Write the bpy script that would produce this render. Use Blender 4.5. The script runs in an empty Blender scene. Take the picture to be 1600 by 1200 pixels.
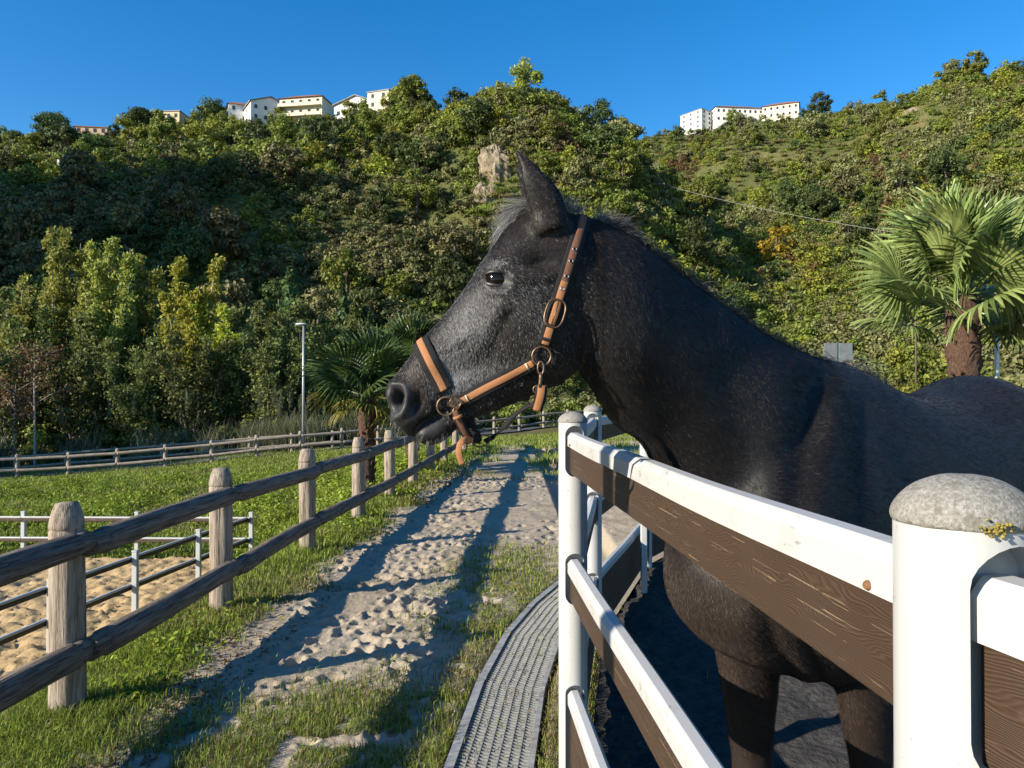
import bpy, bmesh, math, random
import numpy as np
from mathutils import Vector, Matrix
from mathutils.bvhtree import BVHTree

S = bpy.context.scene
COL = S.collection
random.seed(7)
RNG = np.random.default_rng(11)

# ------------------------------------------------------------------ camera
CAMZ = 1.62
PITCH = math.atan(15 / 1200.0)
cam = bpy.data.cameras.new('camera')
cam.lens = 27.0
cam.sensor_width = 36.0
cam.clip_start = 0.02
cam.clip_end = 3000.0
camo = bpy.data.objects.new('camera', cam)
COL.objects.link(camo)
camo.location = (0, 0, CAMZ)
camo.rotation_euler = (math.pi / 2 + PITCH, 0, 0)
S.camera = camo

# ------------------------------------------------------------------ sky, sun, exposure
SUN_EL = math.radians(23.0)
SUN_AZ = math.radians(239.5)          # clockwise from +Y: behind the camera, to its left
TOSUN = Vector((math.sin(SUN_AZ) * math.cos(SUN_EL), math.cos(SUN_AZ) * math.cos(SUN_EL), math.sin(SUN_EL)))
wd = bpy.data.worlds.new('World')
S.world = wd
wd.use_nodes = True
_n = wd.node_tree.nodes
_l = wd.node_tree.links
_n.clear()
sky = _n.new('ShaderNodeTexSky')
sky.sky_type = 'NISHITA'
sky.sun_disc = False
sky.sun_elevation = SUN_EL
sky.sun_rotation = SUN_AZ
sky.altitude = 600
sky.air_density = 1.0
sky.dust_density = 0.25
sky.ozone_density = 2.2
_hs = _n.new('ShaderNodeHueSaturation')
_hs.inputs['Saturation'].default_value = 1.42
_hs.inputs['Hue'].default_value = 0.503
_bg = _n.new('ShaderNodeBackground')
_bg.inputs['Strength'].default_value = 0.112
_wo = _n.new('ShaderNodeOutputWorld')
_l.new(sky.outputs[0], _hs.inputs['Color'])
_l.new(_hs.outputs[0], _bg.inputs[0])
_l.new(_bg.outputs[0], _wo.inputs[0])

sl = bpy.data.lights.new('sun', 'SUN')
sl.energy = 5.0
sl.angle = math.radians(0.55)
sl.color = (1.0, 0.91, 0.755)
so = bpy.data.objects.new('sun', sl)
COL.objects.link(so)
so.rotation_euler = TOSUN.to_track_quat('Z', 'Y').to_euler()
so.location = (-40, -20, 60)

S.view_settings.view_transform = 'Standard'
S.view_settings.look = 'None'
S.view_settings.gamma = 1.0
S.view_settings.exposure = 0.92
S.view_settings.use_curve_mapping = False
S.render.engine = 'CYCLES'
S.cycles.use_denoising = True
S.cycles.max_bounces = 6
S.cycles.diffuse_bounces = 3
S.cycles.transparent_max_bounces = 6
S.cycles.caustics_reflective = False
S.cycles.caustics_refractive = False

# ------------------------------------------------------------------ helpers
_FW = np.array([0, math.cos(PITCH), math.sin(PITCH)])
_UP = np.array([0, -math.sin(PITCH), math.cos(PITCH)])
def W(px, py, d):
    """measured point: picture position (1600 x 1200) at depth d metres -> world"""
    return np.array([0, 0, CAMZ]) + d * _FW + d * (px - 800) / 1200 * np.array([1.0, 0, 0]) + d * (600 - py) / 1200 * _UP

def _hash(ix, iy, iz, seed):
    h = (ix.astype(np.int64) * 374761393 + iy.astype(np.int64) * 668265263 + iz.astype(np.int64) * 2147483647 + seed * 974711) & 0x7fffffff
    h = ((h ^ (h >> 13)) * 1274126177) & 0x7fffffff
    h = (h ^ (h >> 16)) & 0xffffff
    return h / float(0xffffff)

def vnoise(p, seed=0):
    """smooth value noise in 0..1, p is (n,3)"""
    f = np.floor(p)
    t = p - f
    t = t * t * (3 - 2 * t)
    i = f.astype(np.int64)
    x, y, z = i[:, 0], i[:, 1], i[:, 2]
    r = 0
    for dx in (0, 1):
        wx = t[:, 0] if dx else 1 - t[:, 0]
        for dy in (0, 1):
            wy = t[:, 1] if dy else 1 - t[:, 1]
            for dz in (0, 1):
                wz = t[:, 2] if dz else 1 - t[:, 2]
                r = r + wx * wy * wz * _hash(x + dx, y + dy, z + dz, seed)
    return r

def fbm(p, octaves=4, seed=0, gain=0.5):
    a, s, tot = 1.0, 0.0, 0.0
    for o in range(octaves):
        s = s + a * vnoise(p * (2 ** o) + 17.3 * o, seed + o)
        tot += a
        a *= gain
    return s / tot

def fbm2(x, y, scale, octaves=4, seed=0, gain=0.5):
    p = np.stack([np.ravel(x) * scale, np.ravel(y) * scale, np.full(np.size(x), 0.37)], 1)
    return fbm(p, octaves, seed, gain).reshape(np.shape(x))

def sstep(a, b, x):
    t = np.clip((np.asarray(x, float) - a) / (b - a), 0, 1)
    return t * t * (3 - 2 * t)

def mesh_np(name, v, f, smooth=True):
    """mesh from a vertex array and an array of equal-sized faces (or a list of such arrays)"""
    fs = f if isinstance(f, list) else [f]
    fs = [np.asarray(a, dtype=np.int32) for a in fs if len(a)]
    me = bpy.data.meshes.new(name)
    me.vertices.add(len(v))
    me.vertices.foreach_set('co', np.asarray(v, dtype=np.float32).ravel())
    nl = sum(a.size for a in fs)
    npoly = sum(len(a) for a in fs)
    me.loops.add(nl)
    me.polygons.add(npoly)
    me.loops.foreach_set('vertex_index', np.concatenate([a.ravel() for a in fs]))
    st, tot, off = [], [], 0
    for a in fs:
        k = a.shape[1]
        st.append(off + np.arange(len(a)) * k)
        tot.append(np.full(len(a), k))
        off += a.size
    me.polygons.foreach_set('loop_start', np.concatenate(st).astype(np.int32))
    me.polygons.foreach_set('loop_total', np.concatenate(tot).astype(np.int32))
    me.update(calc_edges=True)
    me.validate()
    me.polygons.foreach_set('use_smooth', np.full(len(me.polygons), bool(smooth)))
    return me

def obj(name, me, mat=None, parent=None, loc=None, rot=None):
    o = bpy.data.objects.new(name, me)
    COL.objects.link(o)
    if mat is not None and me is not None and len(me.materials) == 0:
        me.materials.append(mat)
    if parent is not None:
        o.parent = parent
    if loc is not None:
        o.location = [float(c) for c in loc]
    if rot is not None:
        o.rotation_euler = rot
    return o

def tag(o, label=None, cat=None, group=None, kind=None):
    if label: o['label'] = label
    if cat: o['category'] = cat
    if group: o['group'] = group
    if kind: o['kind'] = kind
    return o

def empty(name, label, cat, loc=(0, 0, 0), rz=0.0, group=None):
    o = bpy.data.objects.new(name, None)
    COL.objects.link(o)
    o.location = [float(c) for c in loc]
    o.rotation_euler = (0, 0, rz)
    o.empty_display_size = 0.2
    return tag(o, label, cat, group)

def spline(pts, n):
    """Catmull-Rom through rows of pts (k, m) resampled to n rows"""
    P = np.asarray(pts, float)
    k = len(P)
    Q = np.vstack([2 * P[0] - P[1], P, 2 * P[-1] - P[-2]])
    t = np.linspace(0, k - 1, n)
    i = np.minimum(t.astype(int), k - 2)
    u = (t - i)[:, None]
    a, b, c, d = Q[i], Q[i + 1], Q[i + 2], Q[i + 3]
    return 0.5 * (2 * b + (c - a) * u + (2 * a - 5 * b + 4 * c - d) * u ** 2 + (3 * b - a - 3 * c + d) * u ** 3)

def loft(rings, cap=True):
    """rings (n, m, 3) -> verts, [quads, tris]"""
    n, m, _ = rings.shape
    v = rings.reshape(-1, 3)
    i = np.arange(n - 1)[:, None]
    j = np.arange(m)[None, :]
    q = np.stack([i * m + j, i * m + (j + 1) % m, (i + 1) * m + (j + 1) % m, (i + 1) * m + j], -1).reshape(-1, 4)
    if not cap:
        return v, [q]
    c0, c1 = rings[0].mean(0), rings[-1].mean(0)
    v = np.vstack([v, c0, c1])
    jj = np.arange(m)
    t0 = np.stack([np.full(m, n * m), (jj + 1) % m, jj], 1)
    t1 = np.stack([np.full(m, n * m + 1), (n - 1) * m + jj, (n - 1) * m + (jj + 1) % m], 1)
    return v, [q, np.vstack([t0, t1])]

def tube(path, r, m=8, cap=True, squash=None):
    """round tube along path with radius r (scalar or per point)"""
    P = np.asarray(path, float)
    n = len(P)
    r = np.broadcast_to(np.asarray(r, float), (n,))
    T = np.gradient(P, axis=0)
    T /= np.linalg.norm(T, axis=1)[:, None] + 1e-12
    up = np.array([0, 0, 1.0]) if abs(T[0][2]) < 0.9 else np.array([1.0, 0, 0])
    rings = np.zeros((n, m, 3))
    a = np.linspace(0, 2 * math.pi, m, endpoint=False)
    N = up - T[0] * np.dot(up, T[0])
    N /= np.linalg.norm(N)
    for i in range(n):
        N = N - T[i] * np.dot(N, T[i])
        N /= np.linalg.norm(N) + 1e-12
        B = np.cross(T[i], N)
        rings[i] = P[i] + r[i] * (np.cos(a)[:, None] * N + np.sin(a)[:, None] * B)
    return loft(rings, cap)

def join(parts):
    """several (verts, faces) -> one (verts, faces list)"""
    vs, qs, off = [], {}, 0
    for v, f in parts:
        for a in (f if isinstance(f, list) else [f]):
            a = np.asarray(a)
            if len(a):
                qs.setdefault(a.shape[1], []).append(a + off)
        vs.append(v)
        off += len(v)
    return np.vstack(vs), [np.vstack(x) for x in qs.values()]

def box(x0, x1, y0, y1, z0, z1):
    v = np.array([[x, y, z] for z in (z0, z1) for y in (y0, y1) for x in (x0, x1)], float)
    f = np.array([[0, 2, 3, 1], [4, 5, 7, 6], [0, 1, 5, 4], [2, 6, 7, 3], [0, 4, 6, 2], [1, 3, 7, 5]])
    return v, [f]

def bevel_box(sx, sy, sz, b=0.01, seg=2):
    bm = bmesh.new()
    bmesh.ops.create_cube(bm, size=1.0)
    for v in bm.verts:
        v.co = Vector((v.co.x * sx, v.co.y * sy, v.co.z * sz))
    bmesh.ops.bevel(bm, geom=bm.edges[:], offset=b, segments=seg, profile=0.5, affect='EDGES')
    me = bpy.data.meshes.new('box')
    bm.to_mesh(me)
    bm.free()
    return me

# ------------------------------------------------------------------ materials
MATS = {}
class NT:
    def __init__(s, name):
        s.m = bpy.data.materials.new(name)
        s.m.use_nodes = True
        s.t = s.m.node_tree
        s.t.nodes.clear()
        s.out = s.t.nodes.new('ShaderNodeOutputMaterial')
        s.b = s.t.nodes.new('ShaderNodeBsdfPrincipled')
        s.t.links.new(s.b.outputs[0], s.out.inputs[0])
        MATS[name] = s.m
    def n(s, typ, **kw):
        nd = s.t.nodes.new(typ)
        for k, v in kw.items():
            setattr(nd, k, v)
        return nd
    def l(s, a, b):
        s.t.links.new(a, b)
    def coord(s, kind='Object', scale=(1, 1, 1), rot=(0, 0, 0)):
        c = s.n('ShaderNodeTexCoord')
        mp = s.n('ShaderNodeMapping')
        mp.inputs['Scale'].default_value = scale
        mp.inputs['Rotation'].default_value = rot
        s.l(c.outputs[kind], mp.inputs[0])
        return mp.outputs[0]
    def world(s, scale=(1, 1, 1)):
        g = s.n('ShaderNodeNewGeometry')
        mp = s.n('ShaderNodeMapping')
        mp.inputs['Scale'].default_value = scale
        s.l(g.outputs['Position'], mp.inputs[0])
        return mp.outputs[0]
    def noise(s, vec, scale, detail=4, rough=0.55, dist=0.0):
        nd = s.n('ShaderNodeTexNoise')
        nd.inputs['Scale'].default_value = scale
        nd.inputs['Detail'].default_value = detail
        nd.inputs['Roughness'].default_value = rough
        nd.inputs['Distortion'].default_value = dist
        s.l(vec, nd.inputs['Vector'])
        return nd.outputs['Fac']
    def ramp(s, fac, stops):
        r = s.n('ShaderNodeValToRGB')
        e = r.color_ramp.elements
        e[0].position, e[0].color = stops[0][0], (*stops[0][1], 1)
        e[1].position, e[1].color = stops[-1][0], (*stops[-1][1], 1)
        for p, c in stops[1:-1]:
            x = e.new(p)
            x.color = (*c, 1)
        s.l(fac, r.inputs[0])
        return r.outputs[0]
    def mix(s, fac, a, b, mode='MIX'):
        m = s.n('ShaderNodeMix', data_type='RGBA', blend_type=mode)
        if isinstance(fac, (int, float)):
            m.inputs[0].default_value = fac
        else:
            s.l(fac, m.inputs[0])
        for i, c in ((6, a), (7, b)):
            if isinstance(c, tuple):
                m.inputs[i].default_value = (*c, 1)
            else:
                s.l(c, m.inputs[i])
        return m.outputs[2]
    def math(s, op, a, b=None):
        m = s.n('ShaderNodeMath', operation=op)
        for i, c in ((0, a), (1, b)):
            if c is None: continue
            if isinstance(c, (int, float)):
                m.inputs[i].default_value = c
            else:
                s.l(c, m.inputs[i])
        return m.outputs[0]
    def bump(s, h, strength=0.3, dist=0.01):
        b = s.n('ShaderNodeBump')
        b.inputs['Strength'].default_value = strength
        b.inputs['Distance'].default_value = dist
        s.l(h, b.inputs['Height'])
        s.l(b.outputs[0], s.b.inputs['Normal'])
    def col(s, c):
        if isinstance(c, tuple):
            s.b.inputs['Base Color'].default_value = (*c, 1)
        else:
            s.l(c, s.b.inputs['Base Color'])
    def set(s, **kw):
        for k, v in kw.items():
            s.b.inputs[k.replace('_', ' ')].default_value = v
        return s.m

def plain(name, c, rough=0.5, metal=0.0, spec=0.5, nscale=40, var=0.25):
    t = NT(name)
    f = t.noise(t.coord(), nscale, 4)
    t.col(t.ramp(f, [(0.3, tuple(x * (1 - var) for x in c)), (0.7, tuple(min(1, x * (1 + var)) for x in c))]))
    t.set(Roughness=rough, Metallic=metal, Specular_IOR_Level=spec)
    return t.m
# ================================================================== the lie of the land
LEFT_CREST = [(-420, 320, 90, .58), (-330, 310, 96, .58), (-200, 300, 98, .58), (-97, 290, 101, .58), (-45, 270, 96, .66), (-10, 245, 91, 1.0), (4, 224, 86, 1.1), (11, 212, 62, 1.3), (13, 206, 34, 1.4), (14, 200, 10, 1.4)]
RIGHT_CREST = [(40, 450, 138), (72, 430, 141), (115, 415, 139), (150, 400, 132), (166, 380, 135), (182, 360, 132), (200, 340, 134), (215, 322, 133), (240, 300, 134), (330, 270, 140), (430, 250, 140)]
SPUR_CREST = [(125, 400, 128), (106, 340, 92), (92, 290, 62), (84, 255, 42), (82, 215, 18), (82, 180, 0)]
OFF_CREST = [(-345, -50, 130), (-335, -5, 178), (-330, 60, 182), (-345, 125, 140)]  # unseen hill added left of the view, shaped to shade the lower left slope
def _dens(c, n=60):
    return spline(np.array(c, float), n)
_CR = [(_dens(LEFT_CREST), None), (_dens(RIGHT_CREST), .56), (_dens(SPUR_CREST, 30), .62), (_dens(OFF_CREST, 20), 1.15)]
def hills(x, y):
    x = np.asarray(x, float); y = np.asarray(y, float)
    out = np.zeros(np.shape(x)) - 60.0
    for C, k in _CR:
        best = np.full(np.shape(x), -1e3)
        for row in C:
            cx, cy, cz = row[:3]
            kk = k if k else row[3]
            d = np.hypot(x - cx, y - cy)
            best = np.maximum(best, cz + 12 * kk - kk * np.sqrt(d * d + 144))
        m = np.maximum(out, best); n_ = np.minimum(out, best)
        out = m + 4.0 * np.exp(-(m - n_) / 8.0)
    bumps = (fbm2(x, y, 1 / 60.0, 4, 3) - .5) * 26 + (fbm2(x, y, 1 / 14.0, 3, 8) - .5) * 7
    return out + bumps * sstep(0, 25, out)

def terrain_hit(px, py, d0=60.0):
    """first place where the line of sight meets the slope"""
    d = np.arange(d0, 470, 1.0)
    x = (px - 800) / 1200 * d
    z = CAMZ + (615 - py) / 1200 * d
    k = np.where(ground_z(x, d) > z)[0]
    k = k[0] if len(k) else int(np.argmax(ground_z(x, d) / d))
    return float(x[k]), float(d[k]), float(ground_z(x[k:k + 1], d[k:k + 1])[0])

def fence_x(y):
    return -2.27 + .052 * (np.asarray(y, float) - 4)

def near_z(x, y):
    x = np.asarray(x, float); y = np.asarray(y, float)
    zf = np.clip(-.75 + .067 * x, -3.2, -.2)
    zr = zf * sstep(20, 45, y)
    low = -1.62 * (1 - sstep(15.5, 38, y)) + zf * sstep(15.5, 38, y) + .12 * np.exp(-((y - 25) / 6.0) ** 2)
    cr = fence_x(np.minimum(y, 30)) - .12
    wd_ = 2.55 + np.maximum(0, y - 13.5) * .5
    s = sstep(0, 1, (cr - x) / wd_)
    return zr * (1 - s) + low * s

def ground_z(x, y):
    x = np.asarray(x, float); y = np.asarray(y, float)
    n = near_z(np.clip(x, -60, 60), np.clip(y, -30, 70))
    h = hills(x, y)
    n = n + (fbm2(x, y, .35, 4, 21) - .5) * .16 * sstep(.3, 2.0, np.abs(x + .9)) * sstep(-1.6, -3.5, x) + (fbm2(x, y, .35, 3, 23) - .5) * .2 * sstep(16, 30, y)
    return n + 3.0 * np.logaddexp(0, (h - n) / 3.0) * sstep(40, 80, np.hypot(x * .8, y))

def lines(a, b, near, lo, hi, grow=1.06):
    """grid lines, spacing lo between near[0] and near[1], growing outside up to hi"""
    mid = list(np.arange(near[0], near[1] + 1e-6, lo))
    s, x = lo, near[1]
    right = []
    while x < b:
        s = min(hi, s * grow); x += s; right.append(min(x, b))
    s, x = lo, near[0]
    left = []
    while x > a:
        s = min(hi, s * grow); x -= s; left.append(max(x, a))
    return np.array(left[::-1] + mid + right)

def grid_mesh(name, xs, ys, zf, drop=None):
    X, Y = np.meshgrid(xs, ys)
    Z = zf(X, Y)
    v = np.stack([X.ravel(), Y.ravel(), Z.ravel()], 1)
    n, m = len(ys), len(xs)
    i = np.arange(n - 1)[:, None]; j = np.arange(m - 1)[None]
    q = np.stack([i * m + j, i * m + j + 1, (i + 1) * m + j + 1, (i + 1) * m + j], -1).reshape(-1, 4)
    if drop is not None:
        c = v[q].mean(1)
        q = q[~drop(c[:, 0], c[:, 1])]
    return mesh_np(name, v, q)

# pen fence posts (a curved paddock fence), used by several things below
PEN = [(.98, -1.66), (.405, .69), (.243, 3.07), (.52, 4.95), (1.27, 7.3), (2.5, 9.4), (4.2, 11.0), (6.4, 11.9), (8.8, 11.9)]
def pen_x(y):
    P = np.array(PEN[:6])
    return np.interp(y, P[:, 1], P[:, 0])
# drain grate outline: (left x, left y, right x, right y)
GRATE_L = [(-.36, 2.70), (-.295, 3.32), (-.20, 4.32), (-.05, 5.22), (.145, 5.95), (.38, 6.60), (.70, 7.35)]
GRATE_R = [(.02, 2.60), (.085, 3.24), (.18, 4.22), (.32, 5.06), (.50, 5.74), (.72, 6.36), (1.03, 7.10)]

def path_dig(x, y):
    xr = np.where(y < 9.4, pen_x(np.minimum(y, 9.4)) + .3, 2.5 + (y - 9.4) * .25)
    path = sstep(fence_x(y) + .12, fence_x(y) + .32, x) * sstep(2.3, 2.7, y) * sstep(30, 27, y) * sstep(xr - .08, xr - .3, x)
    x0 = pen_x(np.clip(y, -1.66, 9.4)) + np.maximum(0, y - 9.4) * 1.05
    pen = .5 * sstep(x0 + .05, x0 + .4, x) * sstep(8.6, 8.2, x) * sstep(-1.2, -.8, y) * sstep(11.55, 11.2, y)
    return np.maximum(path, pen)

# ---- materials of the ground
t = NT('grass_soil')
w = t.world()
a = t.noise(w, .55, 5, .6)
b = t.noise(w, 14, 4, .6)
c = t.ramp(a, [(.36, (.085, .105, .022)), (.5, (.14, .12, .050)), (.62, (.20, .145, .075))])
t.col(t.mix(t.math('MULTIPLY', b, .7), c, (.075, .075, .025)))
t.bump(b, .8, .05)
t.set(Roughness=.95, Specular_IOR_Level=.1)

t = NT('hill_soil')
w = t.world()
a = t.noise(w, .035, 5, .6)
b = t.noise(w, .5, 5, .7)
c = t.ramp(a, [(.35, (.085, .10, .030)), (.5, (.14, .14, .050)), (.62, (.21, .17, .080)), (.75, (.11, .12, .038))])
t.col(t.mix(t.math('MULTIPLY', b, .6), c, (.06, .075, .022)))
t.bump(b, 1.0, 1.2)
t.set(Roughness=.95, Specular_IOR_Level=.1)

t = NT('path_soil')
w = t.world()
a = t.noise(w, 1.1, 5, .6)
b = t.noise(w, 30, 5, .65)
vv = t.n('ShaderNodeTexVoronoi'); vv.inputs['Scale'].default_value = 55; t.l(w, vv.inputs['Vector'])
c = t.ramp(a, [(.3, (.32, .25, .17)), (.5, (.44, .365, .27)), (.7, (.38, .33, .265))])
d = t.mix(t.math('MULTIPLY', b, .5), c, (.17, .13, .09))
st = t.math('LESS_THAN', vv.outputs['Distance'], .16)
stn = t.math('MULTIPLY', st, t.math('GREATER_THAN', t.noise(w, 7, 2), .5))
t.col(t.mix(t.math('MULTIPLY', stn, .6), d, (.42, .39, .35)))
t.bump(t.math('ADD', b, t.math('MULTIPLY', t.noise(w, 140, 3), .4)), .8, .012)
t.set(Roughness=.95, Specular_IOR_Level=.15)

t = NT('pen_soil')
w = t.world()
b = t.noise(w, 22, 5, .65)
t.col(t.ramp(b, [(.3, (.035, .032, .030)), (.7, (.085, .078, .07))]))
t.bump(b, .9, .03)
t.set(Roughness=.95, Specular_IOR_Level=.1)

t = NT('arena_sand')
w = t.world()
a = t.noise(w, .8, 4, .6)
b = t.noise(w, 18, 5, .65)
c = t.mix(a, (.46, .31, .15), (.56, .41, .22))
t.col(t.mix(t.math('MULTIPLY', b, .5), c, (.27, .19, .10)))
t.bump(b, .6, .02)
t.set(Roughness=.95, Specular_IOR_Level=.1)

t = NT('asphalt')
w = t.world()
b = t.noise(w, 60, 4, .6)
t.col(t.ramp(b, [(.3, (.05, .052, .056)), (.7, (.085, .087, .09))]))
t.bump(b, .3, .004)
t.set(Roughness=.85)

# ---- sheets
gx = lines(-100, 110, (-7, 4), .22, 5.0, 1.05)
gy = lines(-30, 80, (1.0, 18), .25, 2.5, 1.05)
ARENA_X1, ARENA_Y1 = -5.15, 15.25
def gz(x, y):
    z = ground_z(x, y)
    z = z - .30 * path_dig(x, y)
    ar = sstep(-5.0, -5.35, x) * sstep(15.4, 15.1, y) * sstep(-12, -10, y) * sstep(-34, -32, x)
    return z - .14 * ar
tag(obj('ground', grid_mesh('ground', gx, gy, gz), MATS['grass_soil']), kind='structure')
hx = np.unique(np.concatenate([np.arange(-480, -100, 9), np.arange(-100, 111, 5.0), np.arange(111, 431, 6)]))
hy = np.unique(np.concatenate([np.arange(-180, -30, 10), np.array([-30.0]), np.arange(-20, 75, 5), np.arange(75, 300, 4.0), np.arange(300, 520, 8)]))
tag(obj('hillside', grid_mesh('hillside', hx, hy, ground_z, lambda x, y: (x > -100) & (x < 110) & (y > -30) & (y < 75)), MATS['hill_soil']), kind='structure')

# trodden path with hoof prints
def path_sheet():
    ys = [2.45]
    while ys[-1] < 29.0:
        ys.append(ys[-1] + max(.0125, ys[-1] * .0042))
    ys = np.array(ys)
    s = np.linspace(0, 1, 250)
    Y = np.repeat(ys[:, None], len(s), 1)
    x0 = fence_x(ys) + .05
    x1 = np.where(ys < 9.4, pen_x(np.minimum(ys, 9.4)) + .02, 2.5 + (ys - 9.4) * .25)
    X = x0[:, None] + (x1 - x0)[:, None] * s[None]
    Z = near_z(X, Y) + .004
    edge = np.minimum(1, np.minimum(s, 1 - s)[None] * (x1 - x0)[:, None] / .25)
    bump = (fbm2(X, Y, 1.3, 4, 31) - .5) * .06 + (fbm2(X, Y, 9, 4, 37, .6) - .5) * .030 + (fbm2(X, Y, 40, 3, 39, .6) - .5) * .010
    cr = np.zeros_like(Z)
    rng = np.random.default_rng(5)
    for k in range(3400):
        cx, cy = rng.uniform(-1.9, .9), rng.uniform(2.5, 15)
        dens = fbm2(np.array([cx]), np.array([cy]), .8, 2, 51)[0] + .28 * math.exp(-((cx + .75) / .5) ** 2)
        if dens < rng.uniform(.40, .78): continue
        i0, i1 = np.searchsorted(ys, cy - .2), np.searchsorted(ys, cy + .2)
        if i1 <= i0: continue
        a = rng.uniform(0, 6.28); ca, sa = math.cos(a), math.sin(a)
        dx, dy = X[i0:i1] - cx, Y[i0:i1] - cy
        r = np.hypot(dx * ca + dy * sa, (dy * ca - dx * sa) * 1.25) / rng.uniform(.036, .066)
        dp = rng.uniform(.018, .042)
        cr[i0:i1] += -dp * np.exp(-r ** 3.2) + dp * .4 * np.exp(-((r - 1.35) / .33) ** 2) * (fbm2(dx, dy, 14, 2, k) > .42)
    # no prints under the grate
    gl = np.array(GRATE_L); gr_ = np.array(GRATE_R)
    gc = np.interp(Y, (gl[:, 1] + gr_[:, 1]) / 2, (gl[:, 0] + gr_[:, 0]) / 2)
    flat = sstep(.17, .25, np.abs(X - gc))
    Z = Z + (bump + .85 * np.clip(cr, -.06, .030)) * edge * flat - .16 * (1 - flat) - .01 * (1 - edge)
    v = np.stack([X.ravel(), Y.ravel(), Z.ravel()], 1)
    n, m = X.shape
    i = np.arange(n - 1)[:, None]; j = np.arange(m - 1)[None]
    q = np.stack([i * m + j, i * m + j + 1, (i + 1) * m + j + 1, (i + 1) * m + j], -1).reshape(-1, 4)
    return mesh_np('path', v, q)
tag(obj('path', path_sheet(), MATS['path_soil']), kind='structure')

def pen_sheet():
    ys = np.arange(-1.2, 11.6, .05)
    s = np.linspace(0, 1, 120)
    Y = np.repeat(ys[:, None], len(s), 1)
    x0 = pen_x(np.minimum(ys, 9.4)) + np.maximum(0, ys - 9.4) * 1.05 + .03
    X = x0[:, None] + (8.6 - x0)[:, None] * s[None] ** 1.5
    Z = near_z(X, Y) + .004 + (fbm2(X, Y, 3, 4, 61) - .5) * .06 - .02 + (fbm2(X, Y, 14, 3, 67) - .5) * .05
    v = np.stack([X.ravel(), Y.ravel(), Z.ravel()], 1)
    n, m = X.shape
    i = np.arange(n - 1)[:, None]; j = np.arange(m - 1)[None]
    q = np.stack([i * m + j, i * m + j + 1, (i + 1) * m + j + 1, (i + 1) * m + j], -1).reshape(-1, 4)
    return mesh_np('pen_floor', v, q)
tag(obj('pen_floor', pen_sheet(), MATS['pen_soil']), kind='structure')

def arena_sheet():
    xs = np.concatenate([np.arange(-32, -18, .25), np.arange(-18, -5.2, .055)])
    ys = np.arange(1.5, 15.2, .06)
    def z(x, y):
        f = fbm2(x, y, 3.2, 4, 71, .6)
        g_ = fbm2(x, y, 9.0, 3, 77, .55)
        return -1.625 + (np.abs(f - .5) * -.22 + .02) - np.abs(g_ - .5) * .30 + .03 + (fbm2(x, y, 6.0, 2, 79) - .5) * .08
    return grid_mesh('arena_floor', xs, ys, z)
tag(obj('arena_floor', arena_sheet(), MATS['arena_sand']), kind='structure')

def ribbon_ground(pts, width, lift, n=80, k=6):
    C = spline(np.array(pts, float), n)
    T = np.gradient(C, axis=0); T /= np.linalg.norm(T, axis=1)[:, None]
    Nn = np.stack([-T[:, 1], T[:, 0]], 1)
    s = np.linspace(-.5, .5, k)
    X = C[:, 0:1] + Nn[:, 0:1] * s * width
    Y = C[:, 1:2] + Nn[:, 1:2] * s * width
    Z = ground_z(X, Y) + lift
    v = np.stack([X.ravel(), Y.ravel(), Z.ravel()], 1)
    i = np.arange(n - 1)[:, None]; j = np.arange(k - 1)[None]
    q = np.stack([i * k + j, i * k + j + 1, (i + 1) * k + j + 1, (i + 1) * k + j], -1).reshape(-1, 4)
    return mesh_np('road', v, q)
tag(obj('road', ribbon_ground([(-60, 29), (-40, 31.0), (-28, 33.0), (-20, 37.2), (-14, 39), (-8, 41), (-2, 46.5), (4, 51.5), (12, 57), (30, 62)], 2.7, .06), MATS['asphalt']), kind='structure')
tag(obj('cross_track', ribbon_ground([(-1.5, 31), (2, 30.6), (8, 31.5), (16, 34)], 2.6, .05, 40), MATS['path_soil']), kind='structure')
# ================================================================== the horse
HD = 1.78                                  # depth of the head's middle plane
def tbrings(sec, n, m, lateral=None, e=2.25):
    """sections (T xyz, B xyz, half width, taper) -> rings"""
    A = spline(np.array([list(T) + list(B) + [w, tp] for T, B, w, tp in sec]), n)
    T, B, w, tp = A[:, :3], A[:, 3:6], np.maximum(A[:, 6], 0.004), A[:, 7]
    C = (T + B) / 2
    up = (T - B) / 2
    tan = np.gradient(C, axis=0)
    if lateral is None:
        L = np.cross(tan, up)
        L /= np.linalg.norm(L, axis=1)[:, None]
    else:
        L = np.tile(np.asarray(lateral, float), (n, 1))
    th = np.linspace(0, 2 * math.pi, m, endpoint=False)
    c, s = np.cos(th), np.sin(th)
    ce = np.sign(c) * np.abs(c) ** (2 / e)
    se = np.sign(s) * np.abs(s) ** (2 / e)
    return C[:, None] + up[:, None] * ce[None, :, None] + L[:, None] * (w[:, None] * se[None, :] * (1 + tp[:, None] * c[None, :]))[..., None]

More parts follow.
